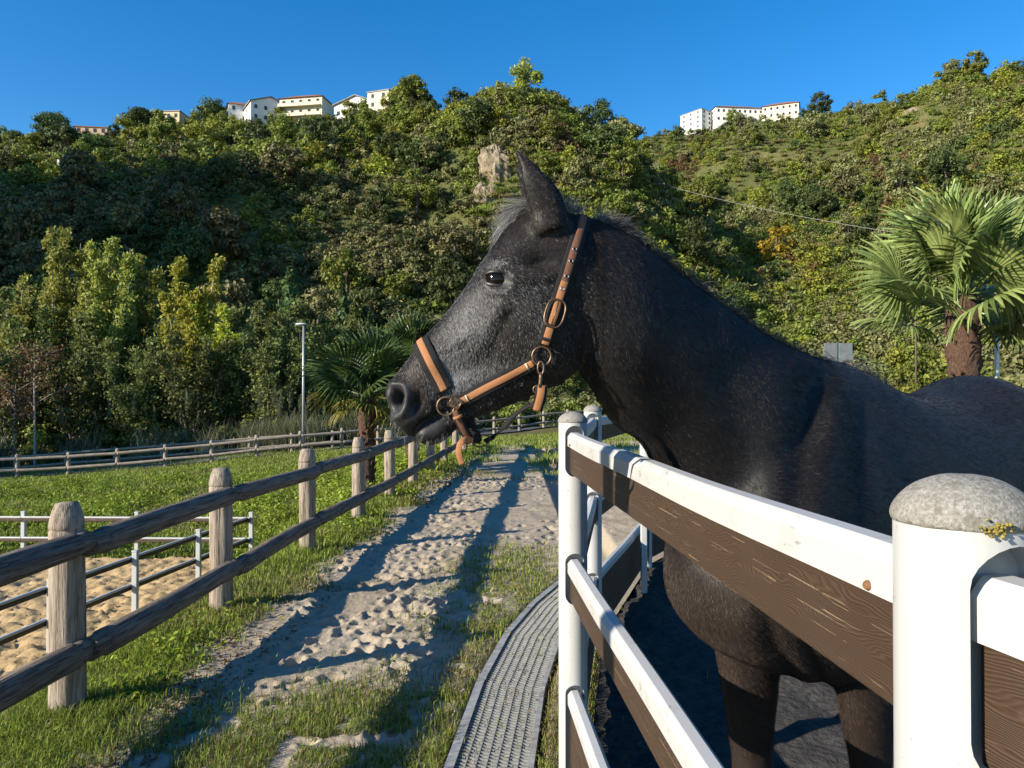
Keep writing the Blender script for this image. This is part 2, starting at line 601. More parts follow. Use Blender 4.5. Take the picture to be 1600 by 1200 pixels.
def build_horse():
    def H(px, py, d=HD): return W(px, py, d)
    pieces = []
    # head: nasal line above, mouth / jaw line below
    head = [
        (H(605, 615), H(611, 640), .022, 0), (H(607, 601), H(624, 670), .042, 0), (H(619, 587), H(643, 683), .053, -.1),
        (H(638, 563), H(659, 669), .055, -.1), (H(655, 538), H(680, 655), .050, -.1), (H(672, 518), H(712, 652), .049, -.05),
        (H(695, 493), H(755, 646), .055, .0), (H(722, 458), H(795, 633), .068, .1), (H(742, 430), H(828, 619), .082, .18),
        (H(758, 406), H(858, 606), .093, .22), (H(775, 381), H(886, 594), .092, .2), (H(797, 352), H(908, 570), .085, .1),
        (H(832, 331), H(925, 535), .078, 0), (H(880, 326), H(940, 480), .066, 0)]
    pieces.append(loft(tbrings(head, 70, 48, (0, 1, 0), 2.35)))
    jaw = [
        (H(647, 679), H(652, 687), .016, 0), (H(652, 668), H(664, 694), .036, 0), (H(666, 657), H(690, 690), .042, 0),
        (H(692, 648), H(714, 669), .037, 0), (H(722, 632), H(742, 652), .040, 0), (H(762, 612), H(787, 635), .045, 0)]
    pieces.append(loft(tbrings(jaw, 30, 24, (0, 1, 0), 2.1)))
    # jowl: rounded cheek plates
    for s in (-1, 1):
        c = H(848, 520, HD) + np.array([0, s * .042, 0])
        a = np.linspace(0, math.pi, 14)
        rings = []
        for t in a:
            r = math.sin(t) * .098 + 1e-3
            ph = np.linspace(0, 2 * math.pi, 24, endpoint=False)
            rings.append(np.stack([c[0] + r * np.cos(ph) * .95, np.full(24, c[1] + math.cos(t) * .047), c[2] + r * np.sin(ph) * 1.08], 1))
        pieces.append(loft(np.array(rings)))
    # neck
    neck = [
        (H(868, 335, 1.78), H(905, 520, 1.78), .060, -.1), (H(912, 338, 1.79), H(912, 586, 1.79), .074, -.2), (H(985, 369, 1.83), H(942, 622, 1.81), .084, -.35),
        (H(1050, 416, 1.88), H(968, 667, 1.86), .092, -.38), (H(1120, 468, 1.95), H(1014, 702, 1.91), .105, -.4),
        (H(1190, 519, 2.04), H(1064, 795, 1.95), .135, -.42), (H(1250, 550, 2.13), H(1096, 880, 1.95), .165, -.45),
        (H(1305, 565, 2.21), H(1110, 985, 1.97), .19, -.45), (H(1345, 585, 2.29), H(1190, 1010, 2.06), .20, -.4)]
    pieces.append(loft(tbrings(neck, 60, 48, None, 2.1)))
    # trunk
    u = np.array([.79, .613, 0.0]); lv = np.array([.613, -.79, 0.0]); wp = np.array([.9, 2.2, 0.0])
    def bp(s, l, z): return wp + u * s + lv * l + np.array([0, 0, z])
    tr = [(-.585, 1.20, 1.13, .05, 0), (-.55, 1.31, 1.06, .12, -.1), (-.49, 1.41, 1.0, .175, -.1), (-.42, 1.50, .955, .215, -.15), (-.28, 1.59, .89, .24, -.25),
          (-.12, 1.685, .83, .25, -.4), (.02, 1.715, .80, .255, -.5), (.16, 1.69, .785, .27, -.4), (.34, 1.63, .775, .295, -.2), (.6, 1.615, .785, .31, -.1),
          (.82, 1.66, .83, .305, -.05), (1.0, 1.685, .90, .295, 0), (1.2, 1.63, .98, .26, 0), (1.38, 1.52, 1.08, .18, 0), (1.46, 1.40, 1.2, .08, 0)]
    sec = [(bp(s, 0, t), bp(s, 0, b), w, tp) for s, t, b, w, tp in tr]
    pieces.append(loft(tbrings(sec, 70, 56, lv, 2.2)))
    # legs: (s, lateral, z, radius along u, radius across)
    def leg(rows):
        A = spline(np.array(rows), 44)
        th = np.linspace(0, 2 * math.pi, 24, endpoint=False)
        rr = [bp(a[0], a[1], a[2]) + np.outer(np.cos(th) * a[3], u) + np.outer(np.sin(th) * a[4], lv) for a in A]
        pieces.append(loft(np.array(rr)))
    for l, s0, s1 in ((-.125, -.20, -.16), (.125, -.05, .06)):
        d = lambda z: s0 + (s1 - s0) * (1.05 - z)
        leg([(d(1.12) - .02, l, 1.12, .10, .07), (d(.98), l, .98, .125, .085), (d(.82), l, .82, .098, .070), (d(.62), l, .62, .066, .052), (d(.50), l, .50, .060, .056),
             (d(.42), l, .42, .046, .042), (d(.30), l, .30, .034, .028), (d(.19), l, .19, .046, .038), (d(.12) - .02, l, .12, .036, .034), (d(.07) - .03, l, .075, .052, .052), (d(.0) - .04, l, .004, .066, .062)])
    for l, ds in ((-.14, .1), (.14, -.02)):
        leg([(1.08 + ds * .2, l, 1.25, .20, .10), (1.06 + ds * .4, l, 1.02, .19, .11), (1.08 + ds * .6, l, .86, .13, .085), (1.20 + ds * .8, l, .66, .075, .055), (1.30 + ds, l, .54, .062, .045),
             (1.27 + ds, l, .44, .045, .036), (1.25 + ds, l, .30, .034, .028), (1.24 + ds, l, .19, .046, .038), (1.21 + ds, l, .12, .036, .034), (1.19 + ds, l, .075, .052, .052), (1.17 + ds, l, .004, .066, .062)])
    # dock of the tail
    pieces.append(tube([bp(1.36, 0, 1.52), bp(1.48, 0, 1.46), bp(1.54, 0, 1.30), bp(1.55, 0, 1.1)], [.05, .04, .03, .015], 12))
    # ears: folded leaf with the hollow turned to the front
    for sgn in (-1, 1):
        yo = sgn * .05
        base_f, base_b = H(822, 338), H(886, 338)
        rows = [  # front edge, back edge, half width
            (H(824, 350), H(884, 350), .034), (H(815, 326), H(876, 318), .036), (H(809, 300), H(862, 297), .034),
            (H(807, 278), H(844, 280), .027), (H(805, 260), H(826, 262), .017), (H(803, 247), H(811, 249), .008), (H(802, 240), H(805, 242), .003)]
        A = spline(np.array([list(a) + list(b) + [w] for a, b, w in rows]), 36)
        rings = []
        outer = np.linspace(-1, 1, 15)
        for r in A:
            f, b, w = r[:3], r[3:6], r[6]
            ax = (b - f)
            ln = np.linalg.norm(ax) + 1e-9
            ax = ax / ln
            th_ = min(.0085, w * .5 + .002)
            ring = []
            for q in outer:            # outer skin, a U open at the front
                an = q * math.radians(150)
                ring.append(f + ax * (ln * (.5 + .5 * math.cos(an))) + np.array([0, w * math.sin(an) * (1 if abs(an) < 1.6 else 1), 0]))
            for q in outer[::-1]:      # inner skin
                an = q * math.radians(143)
                ring.append(f + ax * (ln * .5 + max(ln * .5 - th_, .001) * math.cos(an) - .0) + np.array([0, max(w - th_, .0008) * math.sin(an), 0]))
            ring = np.array(ring)
            ring[:, 1] += yo + sgn * .012 * (1 - (r[2] - A[-1][2]) / (A[0][2] - A[-1][2] + 1e-9))
            rings.append(ring)
        pieces.append(loft(np.array(rings)))
        # ear root
        c = (H(848, 350) + np.array([0, yo, 0]))
        pieces.append(tube([c + np.array([.012, 0, -.03]), c, c + np.array([-.004, 0, .022])], [.042, .038, .026], 20))
    v, f = join(pieces)
    me = mesh_np('horse_raw', v, f)
    tmp = bpy.data.objects.new('tmp', me)
    COL.objects.link(tmp)
    md = tmp.modifiers.new('r', 'REMESH')
    md.mode = 'VOXEL'
    md.voxel_size = 0.0055
    md.use_smooth_shade = True
    dg = bpy.context.evaluated_depsgraph_get()
    ev = tmp.evaluated_get(dg).to_mesh()
    nv, nf = len(ev.vertices), len(ev.polygons)
    V = np.zeros(nv * 3, np.float32); ev.vertices.foreach_get('co', V); V = V.reshape(-1, 3).astype(float)
    F = np.zeros(nf * 4, np.int32); ev.polygons.foreach_get('vertices', F); F = F.reshape(-1, 4)
    E = np.zeros(len(ev.edges) * 2, np.int32); ev.edges.foreach_get('vertices', E); E = E.reshape(-1, 2)
    tmp.evaluated_get(dg).to_mesh_clear()
    bpy.data.objects.remove(tmp)
    deg = np.bincount(E.ravel(), minlength=nv).astype(float)
    def lap(X):
        o = np.zeros_like(X)
        for k in range(X.shape[1]):
            o[:, k] = np.bincount(E[:, 0], X[E[:, 1], k], nv) + np.bincount(E[:, 1], X[E[:, 0], k], nv)
        return o / deg[:, None]
    earmask = (V[:, 2] > W(0, 345, HD)[2]) & (V[:, 0] < W(890, 0, HD)[0])
    body = sstep(.25, .45, V[:, 0])
    for it in range(14):               # Taubin-like smoothing, stronger on the body where the pieces meet
        k = np.where(earmask, .0 if it > 9 else .4, .5 if it < 8 else .5 * body)
        V += k[:, None] * (lap(V) - V)
    big = sstep(.30, .42, V[:, 0]) * sstep(.5, .8, V[:, 2])
    nmask = ((V[:, 0] > .12) & (V[:, 2] > 1.0)).astype(float)
    for it in range(26):
        V += (nmask * np.where(V[:, 0] > .3, .55, .3))[:, None] * (lap(V) - V)
    def normals():
        a, b, c, d = V[F[:, 0]], V[F[:, 1]], V[F[:, 2]], V[F[:, 3]]
        n = np.cross(c - a, d - b)
        o = np.zeros_like(V)
        for k in range(4):
            for j in range(3):
                o[:, j] += np.bincount(F[:, k], n[:, j], nv)
        return o / (np.linalg.norm(o, axis=1)[:, None] + 1e-12)
    N = normals()
    # features of the head, on both sides.  q: picture-plane coordinates of each vertex seen square-on
    side = np.where(V[:, 1] < HD, 1.0, -1.0)
    yy = HD - np.abs(V[:, 1] - HD)     # mirrored onto the near side
    dep = yy * math.cos(PITCH) + (V[:, 2] - CAMZ) * math.sin(PITCH)
    qx = 800 + V[:, 0] / dep * 1200
    qy = 615 - (V[:, 2] - CAMZ) / dep * 1200
    headm = (V[:, 0] < .26) & (V[:, 2] > 1.42)
    lat = np.clip(np.abs(V[:, 1] - HD) / .03, 0, 1)
    def g(cx, cy, rx, ry=None, ang=0.0, p=2):
        ry = ry or rx
        a = math.radians(ang)
        dx, dy = qx - cx, qy - cy
        x = dx * math.cos(a) + dy * math.sin(a)
        y = -dx * math.sin(a) + dy * math.cos(a)
        return np.exp(-((np.abs(x) / rx) ** p + (np.abs(y) / ry) ** p))
    def seg(pts, r):
        best = np.full(nv, 1e9)
        for (x0, y0), (x1, y1) in zip(pts[:-1], pts[1:]):
            dx, dy = x1 - x0, y1 - y0
            t = np.clip(((qx - x0) * dx + (qy - y0) * dy) / (dx * dx + dy * dy), 0, 1)
            best = np.minimum(best, np.hypot(qx - x0 - t * dx, qy - y0 - t * dy))
        return np.exp(-(best / r) ** 2)
    D = np.zeros(nv)
    D += .007 * g(777, 414, 28, 10, -12)                                   # brow
    D -= .009 * g(778, 437, 20, 13, 5)                                     # eye socket
    D += .004 * seg([(756, 440), (768, 455), (790, 458), (802, 448)], 5)   # lower lid fold
    D += .003 * seg([(752, 438), (764, 422), (785, 419), (803, 436)], 4)   # upper lid fold
    D -= .013 * g(845, 409, 24, 13, 12)                                    # hollow above the eye
    D += .006 * seg([(806, 432), (850, 432), (885, 420)], 10)              # cheek-bone arch
    D += .0055 * seg([(790, 476), (772, 500), (754, 534)], 13)              # facial crest
    D -= .0045 * seg([(800, 484), (786, 505), (770, 540)], 12)              # hollow behind it
    D += .005 * g(850, 530, 45, 55)                                        # masseter
    D -= .005 * seg([(905, 470), (893, 540), (872, 585)], 9)               # edge behind the jaw
    D -= .007 * seg([(700, 590), (740, 572), (765, 560)], 14)              # hollow of the cheek
    D += .005 * seg([(672, 568), (700, 548), (735, 520)], 12)              # nasal muscle
    D -= .003 * seg([(684, 555), (705, 549), (727, 541)], 3)               # crease
    D -= .0035 * seg([(742, 610), (790, 592), (826, 580)], 5)              # line above the jaw bone
    D += .0035 * seg([(745, 628), (800, 607), (850, 580)], 9)
    # nostril
    D += .011 * seg([(617, 602), (629, 603), (637, 616), (636, 634), (628, 648), (616, 655)], 6.5)
    D += .006 * g(610, 618, 7, 15)
    D -= .034 * g(621, 622, 8.5, 14, 12, 2.8)
    D -= .013 * g(650, 630, 9, 15, 15)                                     # false nostril
    D += .003 * seg([(640, 600), (660, 600), (668, 620)], 9)
    # mouth
    D -= .0085 * seg([(645, 680), (651, 670), (661, 660), (672, 652), (684, 645), (694, 641)], 3.6)
    D += .004 * seg([(630, 662), (648, 654), (668, 640)], 8)               # upper lip
    D += .003 * g(662, 678, 12, 9, -30)
    D -= .003 * g(700, 668, 9, 10)
    V += N * (D * headm * lat)[:, None]
    N = normals()
    # muscles of neck and shoulder (near side seen in the picture, mirrored by body plane is not needed)
    dep = V[:, 1] * math.cos(PITCH) + (V[:, 2] - CAMZ) * math.sin(PITCH)
    qx = 800 + V[:, 0] / dep * 1200
    qy = 615 - (V[:, 2] - CAMZ) / dep * 1200
    near = sstep(-.10, .06, (V[:, :2] - wp[:2]) @ lv[:2]) * sstep(.12, .36, V[:, 0])
    B = np.zeros(nv)
    B -= .010 * seg([(930, 600), (1000, 660), (1080, 760), (1120, 850)], 42)      # jugular groove
    B += .010 * seg([(960, 470), (1050, 560), (1130, 640)], 60)
    B -= .012 * seg([(1130, 590), (1165, 690), (1175, 800)], 40)                               # front of the shoulder
    B += .013 * seg([(1215, 600), (1195, 720), (1180, 860), (1170, 980)], 40)                  # shoulder blade
    B -= .012 * seg([(1262, 610), (1250, 720), (1238, 860)], 26)
    B += .010 * seg([(1300, 650), (1290, 780), (1270, 900)], 26)
    B -= .008 * seg([(1345, 640), (1340, 800)], 22)
    B += .002 * g(1130, 930, 80, 90)
    B -= .010 * seg([(1180, 900), (1205, 1000), (1235, 1050)], 16)
    B -= .010 * seg([(1262, 1010), (1285, 1070), (1300, 1100)], 12)
    V += N * (B * near)[:, None]
    V += N * ((fbm(V * 9.0, 3, 5) - .5) * .006 * (V[:, 0] > .12))[:, None]
    me = mesh_np('horse', V, F)
    # coat colour maps: grey hairs, brown tinge, bare dark skin
    qx0 = qx; 
    dep = yy
    N = normals()
    yy = HD - np.abs(V[:, 1] - HD)
    qx = 800 + V[:, 0] / yy * 1200
    qy = 615 - (V[:, 2] - CAMZ) / yy * 1200
    hm = headm.astype(float)
    grey = .04 + 0 * qx
    grey += hm * (.75 * g(735, 500, 50, 75, 25) + .75 * g(700, 585, 38, 36) + .5 * g(760, 590, 60, 24, -25) + .6 * g(776, 409, 24, 7) + .26 * g(830, 480, 50, 60) + .25 * g(640, 580, 30, 16, -55))
    grey -= hm * (.35 * g(790, 500, 22, 26) + .3 * g(846, 405, 30, 20) + .35 * g(625, 630, 32, 30))
    body = sstep(.2, .3, V[:, 0])
    grey = np.where(V[:, 0] > .3, np.maximum(grey * .4, .035) + .30 * sstep(1.30, 1.12, V[:, 2]) * sstep(.6, .8, V[:, 2]) * sstep(1.15, .8, V[:, 0]), grey)
    brown = hm * (.9 * g(655, 585, 17, 28, 40) + .25 * g(860, 350, 40, 30)) + np.where(V[:, 0] > .3, .05 + .3 * sstep(1.3, 1.1, V[:, 2]), .15)
    skin = hm * np.clip(1.3 * g(622, 632, 26, 36, 0, 4) + 1.2 * g(660, 676, 34, 17, -25, 4) + 1.1 * g(778, 437, 22, 15, 0, 4), 0, 1)
    for nm, a in (('grey', grey), ('brown', brown), ('skin', skin)):
        at = me.attributes.new(nm, 'FLOAT', 'POINT')
        at.data.foreach_set('value', np.clip(a, 0, 1).astype(np.float32))
    return me, V, F, N, np.clip(grey, 0, 1), np.clip(brown, 0, 1), skin, (wp, u, lv)

def coat_material():
    t = NT('horse_coat')
    a = t.n('ShaderNodeAttribute', attribute_name='grey')
    b = t.n('ShaderNodeAttribute', attribute_name='brown')
    s = t.n('ShaderNodeAttribute', attribute_name='skin')
    w = t.world((1, 1, .32))
    f = t.noise(w, 420, 3, .6)
    k = t.math('GREATER_THAN', t.math('ADD', t.math('MULTIPLY', a.outputs['Fac'], .42), f), .80)
    base = t.mix(b.outputs['Fac'], (.0065, .0063, .0066), (.055, .034, .024))
    c = t.mix(t.math('MULTIPLY', k, .42), base, (.20, .195, .195))
    c2 = t.mix(s.outputs['Fac'], c, (.030, .029, .031))
    t.col(c2)
    t.bump(f, .35, .002)
    t.set(Roughness=.5, Specular_IOR_Level=.30, Sheen_Weight=.03, Sheen_Roughness=.4)
    return t.m

def hair_material(name):
    t = NT(name)
    a = t.n('ShaderNodeAttribute', attribute_name='tone')
    c = t.ramp(a.outputs['Fac'], [(0, (.0055, .0054, .0058)), (.35, (.022, .019, .018)), (.5, (.10, .06, .038)), (.65, (.15, .145, .145)), (1, (.58, .58, .59))])
    t.col(c)
    t.set(Roughness=.36, Specular_IOR_Level=.32)
    return t.m

def strands(name, pts, rad, tone, mat, parent):
    """pts (k, n, 3) hair strands"""
    k, n, _ = pts.shape
    cu = bpy.data.hair_curves.new(name)
    cu.add_curves([n] * k)
    cu.attributes['position'].data.foreach_set('vector', pts.astype(np.float32).ravel())
    r = cu.attributes.get('radius') or cu.attributes.new('radius', 'FLOAT', 'POINT')
    taper = np.linspace(1, .25, n)
    r.data.foreach_set('value', (np.broadcast_to(np.asarray(rad, float).reshape(-1, 1), (k, n)) * taper).astype(np.float32).ravel())
    at = cu.attributes.new('tone', 'FLOAT', 'CURVE')
    at.data.foreach_set('value', tone.astype(np.float32))
    cu.materials.append(mat)
    o = bpy.data.objects.new(name, cu)
    COL.objects.link(o)
    o.parent = parent
    return o

HM, HV, HF, HN, HGREY, HBROWN, HSKIN, HAX = build_horse()
horse = empty('horse', 'black grey-speckled horse looking over the white rail fence, wearing a halter', 'horse', (1.3, 2.5, 0))
HINV = Matrix.Translation((-1.3, -2.5, 0))
def hpart(name, me, mat, parent=None):
    o = obj(name, me, mat)
    o.parent = horse
    o.matrix_parent_inverse = HINV
    if parent is not None:
        o.parent = parent
        o.matrix_parent_inverse = Matrix.Identity(4)
    return o
hbody = hpart('body', HM, coat_material())
HAIRM = hair_material('horse_hair')

def coat_strands(count):
    a, b, c, d = (HV[HF[:, k]] for k in range(4))
    area = .5 * np.linalg.norm(np.cross(c - a, d - b), axis=1)
    cen = (a + b + c + d) / 4
    fn = HN[HF].mean(1)
    w = area * np.where(cen[:, 0] < .2, 3.4, np.where(cen[:, 0] < .9, 1.0, .45)) * np.where(cen[:, 2] < .62, .12, 1)
    w = w * np.where(HSKIN[HF].mean(1) > .5, .12, 1)
    i = RNG.choice(len(HF), count, p=w / w.sum())
    uu, vv = RNG.random((count, 1)), RNG.random((count, 1))
    p = (a[i] * (1 - uu) + b[i] * uu) * (1 - vv) + (d[i] * (1 - uu) + c[i] * uu) * vv
    n = fn[i]
    n /= np.linalg.norm(n, axis=1)[:, None]
    hd = (p[:, 0] < .18) & (p[:, 2] > 1.4)
    nk = np.clip((p[:, 0] - .15) / .6, 0, 1)[:, None]
    base = np.where(hd[:, None], np.array([[.28, 0, -.95]]), np.array([[.45, .1, -.9]]) * (1 - nk) + np.array([[.75, .45, -.55]]) * nk)
    wob = np.stack([fbm(p * 7, 2, 3) - .5, fbm(p * 7, 2, 9) - .5, fbm(p * 7, 2, 15) - .5], 1)
    base = base + 1.1 * wob + .22 * RNG.normal(size=p.shape)
    t = base - n * np.sum(base * n, 1)[:, None]
    t /= np.linalg.norm(t, axis=1)[:, None] + 1e-9
    ln = np.where(hd, .0075, .013) * RNG.uniform(.6, 1.3, count)
    ln = ln[:, None]
    p0 = p - n * .0008
    p1 = p + t * ln * .5 + n * ln * .20
    p2 = p + t * ln + n * ln * .22
    g = HGREY[HF[i, 0]]
    br = HBROWN[HF[i, 0]]
    r = RNG.random(count)
    chest = ~hd & (g > .15)
    tone = np.where(r < g * np.where(hd, .9, np.where(chest, 2.2, .7)), np.where(hd, .62, np.where(chest, .34, .30)) + np.where(hd, .38, .24) * RNG.random(count) ** (1 + 1.5 * (1 - g)), np.where(RNG.random(count) < br, RNG.uniform(.3, .52, count), RNG.uniform(0, .3, count) * np.where(hd, .5, .15)))
    return np.stack([p0, p1, p2], 1), RNG.uniform(.00016, .00028, count), tone

_p, _r, _t = coat_strands(420000)
_o = strands('coat_hair', _p, _r, _t, HAIRM, horse)
_o.matrix_parent_inverse = HINV
HBVH = BVHTree.FromPolygons([tuple(x) for x in HV], [tuple(int(k) for k in q) for q in HF])

def headhit(px, py, far=False):
    """point on the head's skin seen at this picture position (or its mirror on the far side)"""
    o = Vector((0, 0, CAMZ))
    d = Vector(W(px, py, 1.0)) - o
    hit, nn, _, _ = HBVH.ray_cast(o, d.normalized())
    if hit is None:
        hit = Vector(W(px, py, HD)); nn = Vector((0, -1, 0))
    if far:
        hit = Vector((hit.x, 2 * HD - hit.y, hit.z)); nn = Vector((nn.x, -nn.y, nn.z))
    return np.array(hit), np.array(nn)

# eyes
def build_eye(far):
    s = -1 if far else 1
    p, n = headhit(778, 436)
    R_ = .031
    c = np.array([p[0], p[1] + .0215, p[2]])
    if far: c[1] = 2 * HD - c[1]
    bm = bmesh.new()
    bmesh.ops.create_uvsphere(bm, u_segments=40, v_segments=24, radius=R_)
    me = bpy.data.meshes.new('eye'); bm.to_mesh(me); bm.free()
    me.polygons.foreach_set('use_smooth', np.ones(len(me.polygons), bool))
    if 'eye' not in MATS:
        t = NT('eye')
        t.col(t.ramp(t.noise(t.coord(), 60, 3), [(.3, (.004, .0035, .003)), (.7, (.012, .008, .006))]))
        t.set(Roughness=.06, Specular_IOR_Level=.28)
        t2 = NT('lid'); t2.col(t2.ramp(t2.noise(t2.coord(), 260, 3), [(.3, (.012, .0115, .012)), (.7, (.030, .029, .030))])); t2.bump(t2.noise(t2.coord(), 300, 3), .4, .001)
        t2.set(Roughness=.42)
    e = hpart('eye', me, MATS['eye'])
    e.location = c
    # lids: shells a little larger than the eyeball, cut along an almond
    for up in (1, -1):
        rows = []
        A = np.linspace(-1, 1, 33)
        K = 9
        ring0 = []
        for a in A:                       # a: corner to corner
            az = a * math.radians(82)
            edge = (math.radians(23) if up > 0 else math.radians(22)) * (1 - abs(a) ** 2.2) * (1 if up > 0 else 1)
            row = []
            for k in range(K):
                el = edge + (math.radians(82) - edge) * k / (K - 1)
                rr = R_ + .0012 + .0016 * math.sin(min(1, k / 2.5) * math.pi * .5) - .006 * (k / (K - 1)) ** 2
                x = math.sin(az) * math.cos(el); y = -math.cos(az) * math.cos(el); z = math.sin(el) * up
                tilt = math.radians(-6)
                x, z = x * math.cos(tilt) - z * math.sin(tilt), x * math.sin(tilt) + z * math.cos(tilt)
                row.append([x * rr * 1.06, s * y * rr, z * rr])
            rows.append(row)
        G = np.array(rows)
        n_, m_, _ = G.shape
        i = np.arange(n_ - 1)[:, None]; j = np.arange(m_ - 1)[None]
        q = np.stack([i * m_ + j, i * m_ + j + 1, (i + 1) * m_ + j + 1, (i + 1) * m_ + j], -1).reshape(-1, 4)
        lm = mesh_np('eyelid', G.reshape(-1, 3), q)
        lo = hpart('eyelid', lm, MATS['lid'])
        lo.location = c
        md = lo.modifiers.new('s', 'SOLIDIFY'); md.thickness = .0016; md.offset = 0
    # lashes
    if not far:
        k = 46
        a = RNG.uniform(-.85, .85, k) * math.radians(80)
        edge = math.radians(25) * (1 - (np.abs(a) / math.radians(80)) ** 2.2)
        dirv = np.stack([np.sin(a) * np.cos(edge), -np.cos(a) * np.cos(edge), np.sin(edge)], 1)
        p0 = c + dirv * (R_ + .002)
        out = dirv + np.array([0, 0, -.55]) + .12 * RNG.normal(size=(k, 3))
        L = RNG.uniform(.008, .014, (k, 1))
        pts = np.stack([p0, p0 + out * L * .5, p0 + out * L + np.array([0, 0, .001])], 1)
        o = strands('eyelash', pts, .00028, np.full(k, .05), HAIRM, horse)
        o.matrix_parent_inverse = HINV
build_eye(False)
build_eye(True)

# mane, forelock, tail, whiskers
def tuft(roots, dirs, length, n, spread, tone, rad=.0004, curl=.25, seg=7, grav=.6, jitter=.006):
    roots = np.asarray(roots, float); dirs = np.asarray(dirs, float)
    i = RNG.integers(0, len(roots) - 1, n); u_ = RNG.random((n, 1))
    r0 = roots[i] * (1 - u_) + roots[i + 1] * u_ + RNG.normal(size=(n, 3)) * jitter
    d0 = dirs[i] * (1 - u_) + dirs[i + 1] * u_ + RNG.normal(size=(n, 3)) * spread
    d0 /= np.linalg.norm(d0, axis=1)[:, None]
    L = length * RNG.uniform(.55, 1.15, (n, 1))
    P = [r0]
    d = d0.copy()
    bend = RNG.normal(size=(n, 3)) * curl
    for k in range(seg):
        d = d + np.array([0, 0, -grav]) / seg + bend / seg
        d /= np.linalg.norm(d, axis=1)[:, None]
        P.append(P[-1] + d * L / seg)
    return np.stack(P, 1), np.full(n, rad), np.clip(RNG.normal(tone, .16, n), 0, 1)

def hairs(name, *tufts):
    by = {}
    for p, r, t in tufts:
        by.setdefault(p.shape[1], []).append((p, r, t))
    for L in by.values():
        o = strands(name, np.concatenate([x[0] for x in L]), np.concatenate([x[1] for x in L]), np.concatenate([x[2] for x in L]), HAIRM, horse)
        o.matrix_parent_inverse = HINV
def Hc(px, py, d=HD): return W(px, py, d)
hairs('forelock', tuft([Hc(842, 322), Hc(826, 326), Hc(812, 338)], [(-.5, -.1, .25), (-.75, -.05, .1), (-.75, 0, -.35)], .085, 420, .16, .72, .00036, .2, 7, .9, .008),
      tuft([Hc(815, 336), Hc(800, 350), Hc(785, 370)], [(-.65, -.1, -.6), (-.6, -.1, -.75), (-.55, 0, -.8)], .055, 260, .13, .75, .00034, .2, 7, .3, .008))
crest = [(872, 318, 1.785), (890, 326, 1.79), (905, 332, 1.79), (930, 342, 1.80), (960, 352, 1.815), (985, 368, 1.83), (1050, 414, 1.88), (1120, 466, 1.95), (1190, 517, 2.04), (1250, 548, 2.13), (1300, 562, 2.21)]
CR = np.array([W(*c) for c in crest]) - np.array([0, 0, .006])
hairs('mane', tuft(CR[0:3], [(-.25, .1, 1.0), (.1, .1, 1.0), (.4, .1, .8)], .034, 300, .25, .62, .0004, .3, 6, .5),
      tuft(CR[3:6], [(.3, .25, .9), (.6, .3, .7), (.7, .4, .5)], .055, 520, .22, .58, .0004, .3, 6, 1.2),
      tuft(CR[5:11], [(.5, .65, .35)] * 6, .042, 2600, .2, .42, .0004, .3, 6, 1.6, .008),
      tuft(CR[3:10], [(.3, .9, .35)] * 7, .20, 2200, .22, .35, .0004, .25, 8, 2.2, .010),
      tuft([W(1315, 565, 2.22), W(1345, 575, 2.27), W(1385, 600, 2.34)], [(.75, .3, .15)] * 3, .036, 320, .2, .55, .0004, .3, 6, .9))
wp_, u_, lv_ = HAX
_tb = wp_ + u_ * 1.53
hairs('tail', tuft([_tb + np.array([0, 0, 1.45]), _tb + np.array([0, 0, 1.25]), _tb + np.array([0, 0, 1.0])], [tuple(u_ * .5 + np.array([0, 0, -.6]))] * 3, .65, 2500, .18, .25, .0006, .25, 10, 1.5, .02))
_w = []
for px, py in [(612, 650), (616, 662), (624, 672), (634, 680), (655, 690), (668, 692), (682, 688), (695, 680), (660, 684), (690, 684), (618, 655), (672, 690)]:
    p, n = headhit(px + 1, py - 3)
    _w.append(tuft([p, p], [n * .4 + np.array([-.3, -.1, -.9])] * 2, .028, 7, .3, .6, .00022, .35, 6, .3, .004))
hairs('whisker', *_w)
# ================================================================== the halter
def webbing(name, c0, c1, scale=900):
    t = NT(name)
    v = t.world()
    ck = t.n('ShaderNodeTexChecker'); ck.inputs['Scale'].default_value = scale * .6
    t.l(v, ck.inputs['Vector'])
    n = t.noise(v, 95, 6, .8)
    f = t.noise(v, scale, 2, .6)
    c = t.mix(n, c0, c1)
    t.col(t.mix(t.math('MULTIPLY', f, .7), c, tuple(x * .45 for x in c0)))
    t.bump(t.math('ADD', f, n), .8, .0018)
    t.set(Roughness=.75, Specular_IOR_Level=.25)
    return t.m
webbing('orange_webbing', (.40, .16, .06), (.56, .28, .14))
webbing('brown_webbing', (.17, .075, .04), (.26, .13, .08))
webbing('black_padding', (.010, .010, .011), (.022, .021, .022), 500)
plain('old_brass', (.16, .105, .065), .42, .75, nscale=120, var=.35)
plain('eyelet_steel', (.30, .28, .26), .35, .9, nscale=200)
plain('stitch', (.62, .56, .44), .8, nscale=200)

halter = empty('halter', 'orange webbing halter with black padding and brass rings on the horse head', 'halter', (0, HD, 1.45))
def hl(name, vf, mat, parent=None, smooth=True):
    me = mesh_np(name, vf[0] - np.array([0, HD, 1.45]), vf[1], smooth)
    return obj(name, me, MATS[mat], parent or halter)

def resample(P, n):
    P = np.asarray(P, float)
    d = np.concatenate([[0], np.cumsum(np.linalg.norm(np.diff(P[:, :3], axis=0), axis=1))])
    s = np.linspace(0, d[-1], n)
    return np.stack([np.interp(s, d, P[:, k]) for k in range(P.shape[1])], 1)

def smooth_path(P, it=6):
    P = P.copy()
    for _ in range(it):
        P[1:-1] = .5 * P[1:-1] + .25 * (P[:-2] + P[2:])
    return P

